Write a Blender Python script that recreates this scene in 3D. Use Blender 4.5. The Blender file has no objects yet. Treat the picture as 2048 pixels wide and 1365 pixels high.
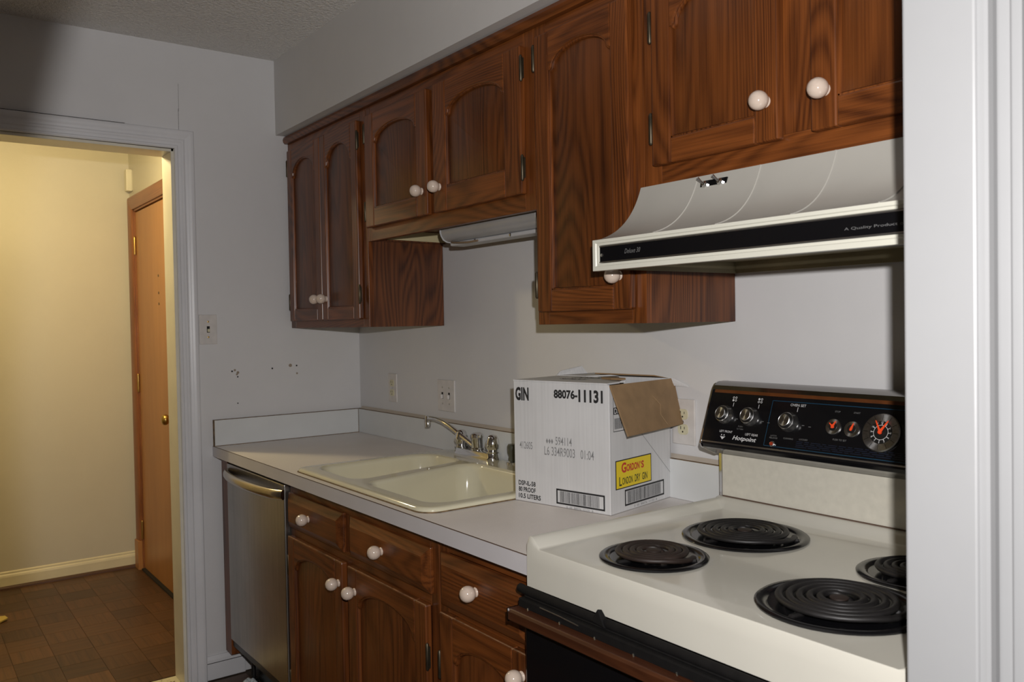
import bpy, bmesh, math, random
from mathutils import Vector, Matrix, Euler
random.seed(7)
S = bpy.context.scene
COL = S.collection
PI = math.pi

# ------------------------------------------------------------------ camera
CAM = Vector((3.33462, -1.64267, 1.37639))
yaw, pitch, roll = math.radians(36.54183), math.radians(-1.25221), math.radians(-1.01595)
fwd = Vector((-math.cos(yaw)*math.cos(pitch), math.sin(yaw)*math.cos(pitch), math.sin(pitch)))
rt = fwd.cross(Vector((0, 0, 1))).normalized()
up = rt.cross(fwd)
rt2 = math.cos(roll)*rt + math.sin(roll)*up
up2 = -math.sin(roll)*rt + math.cos(roll)*up
cd = bpy.data.cameras.new('camera'); cam = bpy.data.objects.new('camera', cd); COL.objects.link(cam)
cam.matrix_world = Matrix(((rt2.x, up2.x, -fwd.x, CAM.x), (rt2.y, up2.y, -fwd.y, CAM.y), (rt2.z, up2.z, -fwd.z, CAM.z), (0, 0, 0, 1)))
cd.sensor_width = 36; cd.lens = 1678.65/2048*36; cd.clip_start = 0.02
cd.dof.use_dof = True; cd.dof.focus_distance = 2.2; cd.dof.aperture_fstop = 8.0
S.camera = cam

# ------------------------------------------------------------------ world, lights, exposure
S.view_settings.view_transform = 'Standard'; S.view_settings.look = 'None'
S.view_settings.gamma = 1.0; S.view_settings.use_curve_mapping = False
S.view_settings.exposure = 0.0
W = bpy.data.worlds.new('world'); S.world = W; W.use_nodes = True
W.node_tree.nodes['Background'].inputs[0].default_value = (0.5, 0.5, 0.52, 1)
W.node_tree.nodes['Background'].inputs[1].default_value = 0.01
# the camera's flash: a flash head just above the lens with a limited beam
FL = CAM + up2*0.115 + rt2*0.042
fd = bpy.data.lights.new('camera_flash', 'SPOT'); fd.energy = 112; fd.color = (1.0, 0.97, 0.955)
fd.shadow_soft_size = 0.012; fd.spot_size = math.radians(114.9); fd.spot_blend = 0.08
fl = bpy.data.objects.new('camera_flash', fd); COL.objects.link(fl); fl.location = FL
aim = fwd + rt2*math.tan(math.radians(25.3)) + up2*(-0.04)
fl.rotation_euler = aim.to_track_quat('-Z', 'Y').to_euler()
# the hallway's ceiling lamp (out of frame, warm)
hd = bpy.data.lights.new('hallway_lamp', 'POINT'); hd.energy = 33; hd.color = (1.0, 0.80, 0.42); hd.shadow_soft_size = 0.05
hl = bpy.data.objects.new('hallway_lamp', hd); COL.objects.link(hl); hl.location = (-0.57, -1.16, 2.215)

# ------------------------------------------------------------------ materials
def newmat(name):
    m = bpy.data.materials.new(name); m.use_nodes = True
    nt = m.node_tree; b = nt.nodes['Principled BSDF']
    return m, nt, b
def N(nt, typ, **kw):
    n = nt.nodes.new(typ)
    for k, v in kw.items(): setattr(n, k, v)
    return n
def mathn(nt, op, a, b=None, c=None):
    n = nt.nodes.new('ShaderNodeMath'); n.operation = op
    for i, v in enumerate((a, b, c)):
        if v is None: continue
        if isinstance(v, (int, float)): n.inputs[i].default_value = v
        else: nt.links.new(v, n.inputs[i])
    return n.outputs[0]
def ramp(nt, fac, stops):
    r = nt.nodes.new('ShaderNodeValToRGB'); e = r.color_ramp.elements
    while len(e) < len(stops): e.new(0.5)
    for k, (p, c) in enumerate(stops):
        e[k].position = p; e[k].color = (*c, 1)
    nt.links.new(fac, r.inputs[0]); return r.outputs[0]
def noise(nt, vec, scale, detail=3, rough=0.5, dist=0.0):
    n = nt.nodes.new('ShaderNodeTexNoise'); n.inputs['Scale'].default_value = scale
    n.inputs['Detail'].default_value = detail; n.inputs['Roughness'].default_value = rough; n.inputs['Distortion'].default_value = dist
    if vec is not None: nt.links.new(vec, n.inputs['Vector'])
    return n.outputs['Fac']
def objvec(nt, scale=(1, 1, 1), rand=True):
    t = nt.nodes.new('ShaderNodeTexCoord'); v = t.outputs['Object']
    if rand:
        oi = nt.nodes.new('ShaderNodeObjectInfo'); r = mathn(nt, 'MULTIPLY', oi.outputs['Random'], 23.0)
        a = nt.nodes.new('ShaderNodeVectorMath'); a.operation = 'ADD'; nt.links.new(v, a.inputs[0]); nt.links.new(r, a.inputs[1]); v = a.outputs[0]
    m = nt.nodes.new('ShaderNodeMapping'); m.inputs['Scale'].default_value = scale; nt.links.new(v, m.inputs['Vector'])
    return m.outputs['Vector']
def bump(nt, b, h, strength, dist=0.002):
    n = nt.nodes.new('ShaderNodeBump'); n.inputs['Strength'].default_value = strength; n.inputs['Distance'].default_value = dist
    nt.links.new(h, n.inputs['Height']); nt.links.new(n.outputs[0], b.inputs['Normal'])
def plain(name, col, rough=0.5, metal=0.0, var=0.06, scale=8.0, coat=0.0, spec=0.5):
    """one colour with faint procedural mottling"""
    m, nt, b = newmat(name)
    f = noise(nt, objvec(nt, rand=False), scale, 4)
    c0 = tuple(max(0, x*(1-var)) for x in col); c1 = tuple(min(1, x*(1+var)) for x in col)
    nt.links.new(ramp(nt, f, [(0.3, c0), (0.7, c1)]), b.inputs['Base Color'])
    b.inputs['Roughness'].default_value = rough; b.inputs['Metallic'].default_value = metal
    b.inputs['Coat Weight'].default_value = coat; b.inputs['Specular IOR Level'].default_value = spec
    return m
def oak(name, axis, light, dark, freq=42.0, across=2.6, along=0.32, rough=0.36, contrast=1.0):
    """stained oak: cathedral rings as contours of a stretched noise, broken up by fine pores"""
    m, nt, b = newmat(name)
    def st(a, l):
        sc = [a]*3; sc['xyz'.index(axis)] = l; return objvec(nt, sc)
    f = noise(nt, st(across, along), 1.5, 2.0, 0.4, 0.1)
    wob = noise(nt, st(40.0, 3.0), 1.0, 3.0, 0.6)
    ph = mathn(nt, 'ADD', mathn(nt, 'MULTIPLY', f, freq*8.0), mathn(nt, 'MULTIPLY', wob, 2.6))
    ring = mathn(nt, 'ADD', mathn(nt, 'MULTIPLY', mathn(nt, 'SINE', ph), 0.5), 0.5)
    ring = mathn(nt, 'POWER', ring, 0.75)
    pore = noise(nt, st(330.0, 5.0), 1.0, 2.0, 0.65)
    strk = noise(nt, st(70.0, 0.9), 1.0, 4.0, 0.6)
    blot = noise(nt, st(5.0, 2.2), 1.0, 3, 0.6)
    v = mathn(nt, 'ADD', mathn(nt, 'MULTIPLY', ring, 0.17*contrast), mathn(nt, 'MULTIPLY', pore, 0.42))
    v = mathn(nt, 'ADD', v, mathn(nt, 'MULTIPLY', mathn(nt, 'SUBTRACT', strk, 0.5), 0.26))
    v = mathn(nt, 'ADD', v, mathn(nt, 'MULTIPLY', mathn(nt, 'SUBTRACT', blot, 0.5), 0.55))
    v = mathn(nt, 'ADD', v, 0.15*(1-contrast)+0.05)
    mid = tuple((a*0.5+c*0.5) for a, c in zip(light, dark))
    nt.links.new(ramp(nt, v, [(0.12, dark), (0.38, mid), (0.66, light)]), b.inputs['Base Color'])
    b.inputs['Roughness'].default_value = rough; b.inputs['Specular IOR Level'].default_value = 0.4
    b.inputs['Coat Weight'].default_value = 0.10; b.inputs['Coat Roughness'].default_value = 0.2
    bump(nt, b, pore, 0.12, 0.001)
    return m
OL, OD = (0.265, 0.078, 0.0165), (0.044, 0.0110, 0.0028)
OAKZ = oak('oak_vertical', 'z', OL, OD)
OAKX = oak('oak_horizontal', 'x', OL, OD)
OAKP = oak('oak_panel', 'z', tuple(x*0.74 for x in OL), tuple(x*0.8 for x in OD), 42, 2.2, 0.26)
OAKS = oak('oak_side_veneer', 'z', (0.20, 0.066, 0.021), (0.034, 0.010, 0.0045), 60, 2.3, 0.30, 0.5, 1.25)
OAKB = oak('oak_lower_vertical', 'z', tuple(x*0.80 for x in OL), tuple(x*0.9 for x in OD), 30, 2.6, 0.25, 0.40)
OAKBX = oak('oak_lower_horizontal', 'x', tuple(x*0.90 for x in OL), OD, 30, 2.6, 0.25, 0.36)
HALLOAK = oak('birch_door', 'z', (0.50, 0.235, 0.080), (0.37, 0.165, 0.052), 8, 2.0, 0.12, 0.42, 0.5)
HALLTRIM = oak('oak_door_trim', 'z', (0.36, 0.135, 0.045), (0.17, 0.055, 0.017), 26, 3, 0.3, 0.40)
WOODSTRIP = oak('woodgrain_strip', 'x', (0.075, 0.024, 0.009), (0.03, 0.009, 0.004), 40, 5, 0.4, 0.35)
PALEWOOD = plain('unfinished_wood', (0.52, 0.45, 0.26), 0.7)
def paint(name, col, dirt=0.12, rough=0.55, bscale=300, bstr=0.06):
    m, nt, b = newmat(name)
    v = objvec(nt, rand=False)
    f = noise(nt, v, 2.3, 5, 0.65)
    c0 = tuple(x*(1-dirt) for x in col)
    nt.links.new(ramp(nt, f, [(0.30, c0), (0.62, col)]), b.inputs['Base Color'])
    b.inputs['Roughness'].default_value = rough
    bump(nt, b, noise(nt, v, bscale, 2), bstr, 0.002)
    return m
WALL = paint('white_wall_paint', (0.66, 0.655, 0.66), 0.05, 0.5, 160, 0.10)
SOFF = paint('soffit_paint', (0.60, 0.585, 0.57), 0.05, 0.6, 160, 0.10)
HALLW = paint('hall_cream_paint', (0.62, 0.585, 0.49), 0.05, 0.45, 120, 0.12)
TRIMW = paint('white_gloss_trim', (0.70, 0.70, 0.72), 0.10, 0.35, 60, 0.05)
def popcorn():
    m, nt, b = newmat('popcorn_ceiling')
    v = objvec(nt, rand=False)
    f = noise(nt, v, 1.5, 4)
    nt.links.new(ramp(nt, f, [(0.3, (0.80, 0.775, 0.745)), (0.7, (0.86, 0.84, 0.81))]), b.inputs['Base Color'])
    b.inputs['Roughness'].default_value = 0.9
    vo = nt.nodes.new('ShaderNodeTexVoronoi'); vo.inputs['Scale'].default_value = 75; nt.links.new(v, vo.inputs['Vector'])
    h = mathn(nt, 'ADD', mathn(nt, 'MULTIPLY', vo.outputs['Distance'], 0.7), noise(nt, v, 200, 3))
    bump(nt, b, h, 1.0, 0.009)
    return m
POP = popcorn()
def vinyl(name, axis, base):
    m, nt, b = newmat(name)
    sc = [60.0, 60.0, 60.0]; sc['xyz'.index(axis)] = 4.0
    g = noise(nt, objvec(nt, sc), 1.0, 4, 0.6)
    w = objvec(nt, rand=False)
    sep = nt.nodes.new('ShaderNodeSeparateXYZ'); nt.links.new(w, sep.inputs[0])
    c = sep.outputs['Y' if axis == 'x' else 'X']
    fr = mathn(nt, 'FRACT', mathn(nt, 'MULTIPLY', c, 1/0.0381))
    line = mathn(nt, 'LESS_THAN', fr, 0.06)
    oi = nt.nodes.new('ShaderNodeObjectInfo')
    v = mathn(nt, 'ADD', mathn(nt, 'MULTIPLY', g, 0.8), mathn(nt, 'MULTIPLY', oi.outputs['Random'], 0.30))
    v = mathn(nt, 'SUBTRACT', v, mathn(nt, 'MULTIPLY', line, 0.3))
    d = tuple(x*0.28 for x in base)
    nt.links.new(ramp(nt, v, [(0.25, d), (0.80, base)]), b.inputs['Base Color'])
    b.inputs['Roughness'].default_value = 0.42
    return m
VB = (0.140, 0.062, 0.024)
VINX, VINY = vinyl('parquet_vinyl_x', 'x', VB), vinyl('parquet_vinyl_y', 'y', tuple(x*0.86 for x in VB))
FLOOR = plain('subfloor_dark', (0.06, 0.04, 0.025), 0.7, var=0.4, scale=12)
def counter():
    m, nt, b = newmat('counter_laminate')
    v = objvec(nt, rand=False)
    f = noise(nt, v, 420, 3, 0.7); g = noise(nt, v, 6, 4)
    k = mathn(nt, 'ADD', mathn(nt, 'MULTIPLY', f, 0.6), mathn(nt, 'MULTIPLY', g, 0.4))
    nt.links.new(ramp(nt, k, [(0.35, (0.70, 0.655, 0.63)), (0.65, (0.80, 0.76, 0.74))]), b.inputs['Base Color'])
    b.inputs['Roughness'].default_value = 0.42
    return m
COUNT = counter()
SPLASH = plain('splash_laminate', (0.64, 0.655, 0.655), 0.4, var=0.03)
EDGE = plain('counter_edge_laminate', (0.60, 0.58, 0.60), 0.4, var=0.03)
SEAM = plain('brown_seam', (0.10, 0.06, 0.04), 0.7)
GRIME = plain('brown_grime', (0.16, 0.10, 0.045), 0.7, var=0.5, scale=60)
SINK = plain('biscuit_enamel', (0.64, 0.60, 0.44), 0.10, var=0.03, coat=0.5, scale=5)
ALMOND = plain('almond_enamel', (0.60, 0.58, 0.51), 0.14, var=0.02, coat=0.3)
ALMONDM = plain('almond_matte', (0.58, 0.555, 0.475), 0.36, var=0.05, scale=60)
HOODW = plain('hood_enamel', (0.43, 0.415, 0.375), 0.32, var=0.03)
HOODT = plain('hood_trim_ivory', (0.66, 0.65, 0.56), 0.30, var=0.02)
HOODU = plain('hood_underside', (0.30, 0.26, 0.16), 0.5, var=0.15)
CHROME = plain('chrome', (0.72, 0.72, 0.72), 0.10, 1.0, 0.04)
STEEL = plain('brushed_aluminium', (0.60, 0.60, 0.60), 0.30, 1.0, 0.06, 80)
BRASS = plain('aged_brass', (0.50, 0.33, 0.10), 0.30, 1.0, 0.12, 30)
BRONZE = plain('antique_bronze', (0.10, 0.082, 0.055), 0.42, 0.85, 0.25, 60)
def stainless():
    m, nt, b = newmat('stainless_panel')
    f = noise(nt, objvec(nt, (120, 120, 2), False), 1.0, 3)
    g = noise(nt, objvec(nt, rand=False), 7, 5, 0.7)
    k = mathn(nt, 'ADD', mathn(nt, 'MULTIPLY', f, 0.5), mathn(nt, 'MULTIPLY', g, 0.5))
    nt.links.new(ramp(nt, k, [(0.3, (0.34, 0.325, 0.30)), (0.7, (0.46, 0.44, 0.41))]), b.inputs['Base Color'])
    b.inputs['Metallic'].default_value = 1.0; b.inputs['Roughness'].default_value = 0.30
    return m
STAIN = stainless()
BLACKG = plain('black_glass', (0.004, 0.004, 0.005), 0.08, var=0.0)
BLACKP = plain('black_plastic', (0.010, 0.010, 0.010), 0.35)
BLACKE = plain('black_enamel', (0.005, 0.005, 0.006), 0.16)
RUBBER = plain('black_rubber', (0.0045, 0.004, 0.004), 0.8, var=0.3, scale=50, spec=0.2)
COIL = plain('coil_element', (0.010, 0.009, 0.009), 0.5, var=0.3, scale=40)
COILR = plain('coil_rusty', (0.020, 0.012, 0.009), 0.55, var=0.4, scale=30)
PORC = plain('cream_porcelain', (0.64, 0.52, 0.43), 0.12, var=0.02, coat=0.6)
PLATE = plain('plate_ivory', (0.63, 0.60, 0.575), 0.35, var=0.06, scale=40)
PLATEY = plain('receptacle_almond', (0.62, 0.58, 0.40), 0.35, var=0.05)
HOLE = plain('dark_hole', (0.012, 0.009, 0.007), 0.8)
LAMPW = plain('lamp_housing_white', (0.50, 0.50, 0.51), 0.35, var=0.03)
def carton():
    m, nt, b = newmat('white_carton')
    v = objvec(nt, (1, 1, 0.02), False)
    f = noise(nt, v, 170, 2); g = noise(nt, objvec(nt, rand=False), 9, 4)
    k = mathn(nt, 'ADD', mathn(nt, 'MULTIPLY', f, 0.5), mathn(nt, 'MULTIPLY', g, 0.5))
    nt.links.new(ramp(nt, k, [(0.35, (0.57, 0.57, 0.575)), (0.62, (0.64, 0.64, 0.645))]), b.inputs['Base Color'])
    b.inputs['Roughness'].default_value = 0.6; bump(nt, b, f, 0.05, 0.001)
    return m
CARTON = carton()
KRAFT = plain('kraft_board', (0.27, 0.170, 0.085), 0.75, var=0.12, scale=25)
INK = plain('black_ink', (0.018, 0.018, 0.020), 0.6)
INKG = plain('grey_ink', (0.24, 0.24, 0.245), 0.6)
REDINK = plain('red_ink', (0.55, 0.03, 0.02), 0.5)
YELLOW = plain('yellow_print', (0.80, 0.60, 0.015), 0.5, var=0.02)
GREENINK = plain('dark_green_ink', (0.03, 0.04, 0.012), 0.5)
WPRINT = plain('white_print', (0.62, 0.62, 0.62), 0.5)
DIMPRINT = plain('dim_print', (0.15, 0.15, 0.15), 0.5)
BLUEPRINT = plain('blue_print', (0.010, 0.055, 0.105), 0.4)
NAVYPRINT = plain('navy_print', (0.006, 0.010, 0.024), 0.4)
WOODLINE = plain('orange_wood_line', (0.10, 0.030, 0.007), 0.4, var=0.2, scale=30)
ORANGE = plain('orange_hand', (0.85, 0.075, 0.015), 0.45, var=0.02)
def brushed():
    m, nt, b = newmat('spun_aluminium')
    b.inputs['Metallic'].default_value = 1.0; b.inputs['Roughness'].default_value = 0.28
    b.inputs['Anisotropic'].default_value = 0.85
    f = noise(nt, objvec(nt), 200, 2)
    nt.links.new(ramp(nt, f, [(0.3, (0.42, 0.42, 0.42)), (0.7, (0.55, 0.55, 0.55))]), b.inputs['Base Color'])
    t = nt.nodes.new('ShaderNodeTangent'); t.direction_type = 'RADIAL'; t.axis = 'Z'; nt.links.new(t.outputs[0], b.inputs['Tangent'])
    return m
SPUN = brushed()
SCRAPY = plain('yellow_scrap', (0.55, 0.42, 0.12), 0.8)
def patchmat():
    m, nt, b = newmat('torn_underlayment')
    f = noise(nt, objvec(nt, rand=False), 22, 5, 0.7, 0.5)
    nt.links.new(ramp(nt, f, [(0.42, (0.12, 0.055, 0.02)), (0.47, (0.62, 0.56, 0.36)), (0.8, (0.72, 0.67, 0.50))]), b.inputs['Base Color'])
    b.inputs['Roughness'].default_value = 0.8
    return m
PATCH = patchmat()

# ------------------------------------------------------------------ mesh helpers
class MB:
    def __init__(s): s.v = []; s.f = []
    def add(s, vs, fs):
        o = len(s.v); s.v += [tuple(p) for p in vs]; s.f += [tuple(i+o for i in f) for f in fs]; return s
    def box(s, x0, x1, y0, y1, z0, z1):
        return s.add([(x0, y0, z0), (x1, y0, z0), (x1, y1, z0), (x0, y1, z0), (x0, y0, z1), (x1, y0, z1), (x1, y1, z1), (x0, y1, z1)],
                     [(0, 3, 2, 1), (4, 5, 6, 7), (0, 1, 5, 4), (1, 2, 6, 5), (2, 3, 7, 6), (3, 0, 4, 7)])
    def prism(s, poly, fn, a, b):
        """poly of 2D points; fn(p, q, h) -> 3D; extruded from h=a to h=b"""
        n = len(poly)
        vs = [fn(p, q, a) for p, q in poly]+[fn(p, q, b) for p, q in poly]
        fs = [tuple(range(n)), tuple(range(2*n-1, n-1, -1))]+[(i, (i+1) % n, n+(i+1) % n, n+i) for i in range(n)]
        return s.add(vs, fs)
    def loft(s, loops, cap0=True, cap1=True, closed=True):
        n = len(loops[0]); vs = [p for l in loops for p in l]; fs = []
        for k in range(len(loops)-1):
            for i in range(n if closed else n-1):
                fs.append((k*n+i, k*n+(i+1) % n, (k+1)*n+(i+1) % n, (k+1)*n+i))
        if cap0: fs.append(tuple(range(n-1, -1, -1)))
        if cap1: fs.append(tuple(range((len(loops)-1)*n, len(loops)*n)))
        return s.add(vs, fs)
    def lathe(s, prof, o=(0, 0, 0), ax=(0, 0, 1), n=24):
        a = Vector(ax).normalized(); t = Vector((1, 0, 0)) if abs(a.x) < 0.9 else Vector((0, 1, 0))
        e1 = (t-a*t.dot(a)).normalized(); e2 = a.cross(e1); o = Vector(o)
        loops = []
        for r, h in prof:
            r = max(r, 1e-5)
            loops.append([o+a*h+e1*r*math.cos(2*PI*i/n)+e2*r*math.sin(2*PI*i/n) for i in range(n)])
        return s.loft(loops)
    def tube(s, pts, r, n=8, flat=1.0, upv=(0, 0, 1)):
        pts = [Vector(p) for p in pts]; loops = []
        for i, p in enumerate(pts):
            d = (pts[min(i+1, len(pts)-1)]-pts[max(i-1, 0)]).normalized()
            u = Vector(upv); u = u-d*u.dot(d)
            if u.length < 1e-4: u = Vector((1, 0, 0))-d*d.x
            u.normalize(); w = d.cross(u)
            rr = r[i] if isinstance(r, (list, tuple)) else r
            loops.append([p+w*rr*math.cos(2*PI*k/n)+u*rr*flat*math.sin(2*PI*k/n) for k in range(n)])
        return s.loft(loops)

def mk(name, mb, mat, parent=None, loc=(0, 0, 0), rot=None, bev=0.0, smooth=None, seg=2, data=None):
    if data is None:
        me = bpy.data.meshes.new(name); me.from_pydata(mb.v, [], mb.f); me.update()
        bm = bmesh.new(); bm.from_mesh(me); bmesh.ops.remove_doubles(bm, verts=bm.verts, dist=1e-6)
        bmesh.ops.recalc_face_normals(bm, faces=bm.faces); bm.to_mesh(me); bm.free()
        me.materials.append(mat)
        if smooth:
            me.shade_smooth(); me.set_sharp_from_angle(angle=math.radians(smooth))
    else: me = data
    o = bpy.data.objects.new(name, me); COL.objects.link(o)
    M = Matrix.Translation(Vector(loc))
    if rot is not None: M = M @ (rot.to_matrix().to_4x4() if isinstance(rot, Euler) else rot.to_4x4())
    if parent is not None:
        o.parent = parent; o.matrix_parent_inverse = WM[parent.name].inverted()
    o.matrix_local = M if parent is None else M
    if parent is not None: o.matrix_basis = M
    WM[o.name] = M
    if bev:
        md = o.modifiers.new('bevel', 'BEVEL'); md.width = bev; md.segments = seg; md.limit_method = 'ANGLE'; md.angle_limit = math.radians(40)
    return o
WM = {}
def thing(name, label, cat, loc=(0, 0, 0), group=None):
    o = bpy.data.objects.new(name, None); COL.objects.link(o); o.location = loc; o.empty_display_size = 0.05
    WM[o.name] = Matrix.Translation(Vector(loc))
    o['label'] = label; o['category'] = cat
    if group: o['group'] = group
    return o
def part(name, parent):
    o = bpy.data.objects.new(name, None); COL.objects.link(o); o.parent = parent
    o.matrix_parent_inverse = WM[parent.name].inverted(); WM[o.name] = Matrix.Identity(4); return o
def struct(name, mb, mat, parent=None, **kw):
    o = mk(name, mb, mat, parent, **kw)
    if parent is None: o['kind'] = 'structure'
    return o
def roundpoly(pts, r, n=6):
    out = []; m = len(pts)
    for i in range(m):
        p0, p, p1 = Vector(pts[i-1]), Vector(pts[i]), Vector(pts[(i+1) % m])
        a = (p0-p).normalized(); b = (p1-p).normalized(); ang = a.angle(b)
        rr = r[i] if isinstance(r, (list, tuple)) else r
        d = rr/math.tan(ang/2); c = p+(a+b).normalized()*(rr/math.sin(ang/2))
        s0 = p+a*d-c; s1 = p+b*d-c
        for k in range(n+1):
            t = k/n; v = s0.lerp(s1, t); v = v.normalized()*rr; out.append((c.x+v.x, c.y+v.y))
    return out
def filled(outer, holes, z):
    """planar face with holes -> (verts, tris) at height z"""
    bm = bmesh.new(); es = []
    for loop in [outer]+holes:
        vs = [bm.verts.new((p[0], p[1], z)) for p in loop]
        es += [bm.edges.new((vs[i], vs[(i+1) % len(vs)])) for i in range(len(vs))]
    bmesh.ops.triangle_fill(bm, edges=es, use_beauty=True, use_dissolve=False)
    bm.verts.index_update()
    V = [tuple(v.co) for v in bm.verts]; F = [tuple(v.index for v in f.verts) for f in bm.faces]; bm.free()
    return V, F
def circle(cx, cy, r, n=40): return [(cx+r*math.cos(2*PI*i/n), cy+r*math.sin(2*PI*i/n)) for i in range(n)]

# lettering: flat print fitted to a width and height on a plane
def text_add(mb, s, o, xd, yd, nd, w, h, bold=0.0, shear=0.0, align='L'):
    c = bpy.data.curves.new('t', 'FONT'); c.body = s; c.offset = bold; c.shear = shear; c.resolution_u = 3; c.fill_mode = 'FRONT' if False else 'BOTH'
    ob = bpy.data.objects.new('t', c); COL.objects.link(ob)
    dg = bpy.context.evaluated_depsgraph_get()
    me = bpy.data.meshes.new_from_object(ob.evaluated_get(dg))
    xs = [v.co.x for v in me.vertices]; ys = [v.co.y for v in me.vertices]
    x0, x1, y0, y1 = min(xs), max(xs), min(ys), max(ys)
    o, xd, yd, nd = Vector(o), Vector(xd), Vector(yd), Vector(nd)
    if w is None: w = h*(x1-x0)/(y1-y0)
    off = {'L': 0, 'C': -w/2, 'R': -w}[align]
    vs = [o+xd*((v.co.x-x0)/(x1-x0)*w+off)+yd*((v.co.y-y0)/(y1-y0)*h)+nd*0.0005 for v in me.vertices]
    mb.add(vs, [tuple(p.vertices) for p in me.polygons])
    bpy.data.objects.remove(ob); bpy.data.curves.remove(c); bpy.data.meshes.remove(me)
def quad_add(mb, o, xd, yd, nd, x0, x1, y0, y1, lift=0.0004):
    o, xd, yd, nd = Vector(o), Vector(xd), Vector(yd), Vector(nd)
    mb.add([o+xd*a+yd*b+nd*lift for a, b in ((x0, y0), (x1, y0), (x1, y1), (x0, y1))], [(0, 1, 2, 3)])

# ================================================================== SETTING
ZC, ZS, YS = 2.46, 2.158, -0.355         # kitchen ceiling, soffit underside, soffit face
XR0, XR1, YJ = 2.83, 2.905, -0.703       # wall by the camera, its jamb face
DY0, DY1, DZ = -1.66, -0.757, 2.06       # doorway to the hall in the left wall
floor = struct('floor', MB().box(-2.1, 5.4, -3.4, 1.2, -0.10, -0.004), FLOOR)
wl = MB().box(-0.115, 0, DY1, 0.1, 0, ZC).box(-0.115, 0, -2.55, DY0, 0, ZC).box(-0.115, 0, DY0, DY1, DZ, ZC)
wall_left = struct('wall_left', wl, WALL)
struct('wall_back', MB().box(0, XR1, 0, 0.1, 0, ZC), WALL)
wr = MB().box(XR0, XR1, YJ+0.012, 0, 0, ZC).box(XR0, XR1, -2.55, -2.3, 0, ZC).box(XR0, XR1, -2.3, YJ+0.012, 2.08, ZC)
struct('wall_right', wr, paint('room_blue_white_paint', (0.56, 0.575, 0.62), 0.04, 0.5))
struct('wall_front', MB().box(-0.115, XR1, -2.65, -2.55, 0, ZC), WALL)
struct('ceiling', MB().box(-0.115, XR1, -2.65, 0.1, ZC, ZC+0.08), POP)
struct('ceiling_soffit', MB().box(0, XR0, YS, 0, ZS, ZC), SOFF)
# the room the photograph is taken from
struct('wall_living_room', MB().box(XR1, 5.3, 1.0, 1.1, 0, ZC).box(5.2, 5.3, -3.3, 1.0, 0, ZC).box(XR1, 5.3, -3.4, -3.3, 0, ZC).box(XR0, XR1, 0.1, 1.1, 0, ZC).box(XR0, XR1, -3.4, -2.65, 0, ZC), WALL)
struct('ceiling_living_room', MB().box(XR1, 5.3, -3.4, 1.1, ZC, ZC+0.08), POP)
# hallway
HX, HY, HZ = -1.88, -0.51, 2.405
struct('wall_hall_end', MB().box(HX-0.1, HX, -2.8, HY+0.1, 0, HZ), HALLW)
hw = MB().box(HX, -1.775, HY, HY+0.1, 0, HZ).box(-0.945, -0.115, HY, HY+0.1, 0, HZ).box(-1.775, -0.945, HY, HY+0.1, 2.06, HZ)
struct('wall_hall_side', hw, HALLW)
struct('wall_hall_back', MB().box(HX, -0.115, -2.9, -2.8, 0, HZ), HALLW)
hk = MB().box(-0.119, -0.115, DY1, HY, 0, HZ).box(-0.119, -0.115, -2.8, DY0, 0, HZ).box(-0.119, -0.115, DY0, DY1, DZ, HZ)
struct('wall_hall_kitchen_side', hk, HALLW)
struct('ceiling_hall', MB().box(HX-0.1, -0.115, -2.9, HY+0.1, HZ, HZ+0.06), HALLW)
bbp = [(0, 0), (0.014, 0), (0.014, 0.062), (0.011, 0.072), (0.006, 0.078), (0.006, 0.086), (0, 0.092)]
struct('baseboard_hall', MB().prism(bbp, lambda p, q, h: (HX+p, h, q), -2.8, HY), plain('hall_base_paint', (0.74, 0.68, 0.50), 0.4))
sh = mk('shoe_moulding', MB().prism([(0.014, 0), (0.028, 0), (0.026, 0.008), (0.020, 0.014), (0.014, 0.016)], lambda p, q, h: (HX+p, h, q), -2.8, HY), plain('dark_shoe', (0.075, 0.028, 0.012), 0.5), bpy.data.objects['baseboard_hall'])

# vinyl parquet tiles: basket squares, each its own piece
tmesh = {}
def tile(x, y, w, d, ax):
    key = (round(w, 3), round(d, 3), ax)
    if key not in tmesh:
        g = 0.0006
        mb = MB().box(g, w-g, g, d-g, -0.004, 0)
        o = mk('tile', mb, VINX if ax == 'x' else VINY, floor, loc=(x, y, 0)); tmesh[key] = o.data
    else: mk('tile', None, None, floor, loc=(x, y, 0), data=tmesh[key])
T = 0.1524
for i in range(12):
    for j in range(8):
        x0 = HX+i*T; y1 = HY-j*T
        w = T if x0+T < -0.13 else -0.13-x0
        if w > 0.01: tile(x0, y1-T, w, T, 'x' if (i+j) % 2 else 'y')
for i in range(6):
    for j in range(8):
        tile(0.03+i*T, -0.54-(j+1)*T, T, T, 'x' if (i+j) % 2 else 'y')
# torn strip of vinyl in the doorway, pale underlayment showing
pp = [(-0.125, DY1-0.003), (0.0, DY1-0.003), (0.028, -0.80), (0.022, -0.86), (0.03, -0.93), (-0.03, -0.955), (-0.02, -1.05), (0.026, -1.2), (0.026, -1.6), (-0.125, -1.6)]
mk('underlayment_patch', MB().prism(pp, lambda p, q, h: (p, q, h), -0.0038, -0.0012), PATCH, floor)
pq = [(0.015, -0.80), (0.03, -0.80), (0.03, -1.05), (-0.06, -1.02), (-0.085, -0.94), (-0.03, -0.90)]
mk('torn_vinyl', MB().prism(pq, lambda p, q, h: (p, q, h), -0.0010, 0.0012), VINX, floor)

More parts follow.
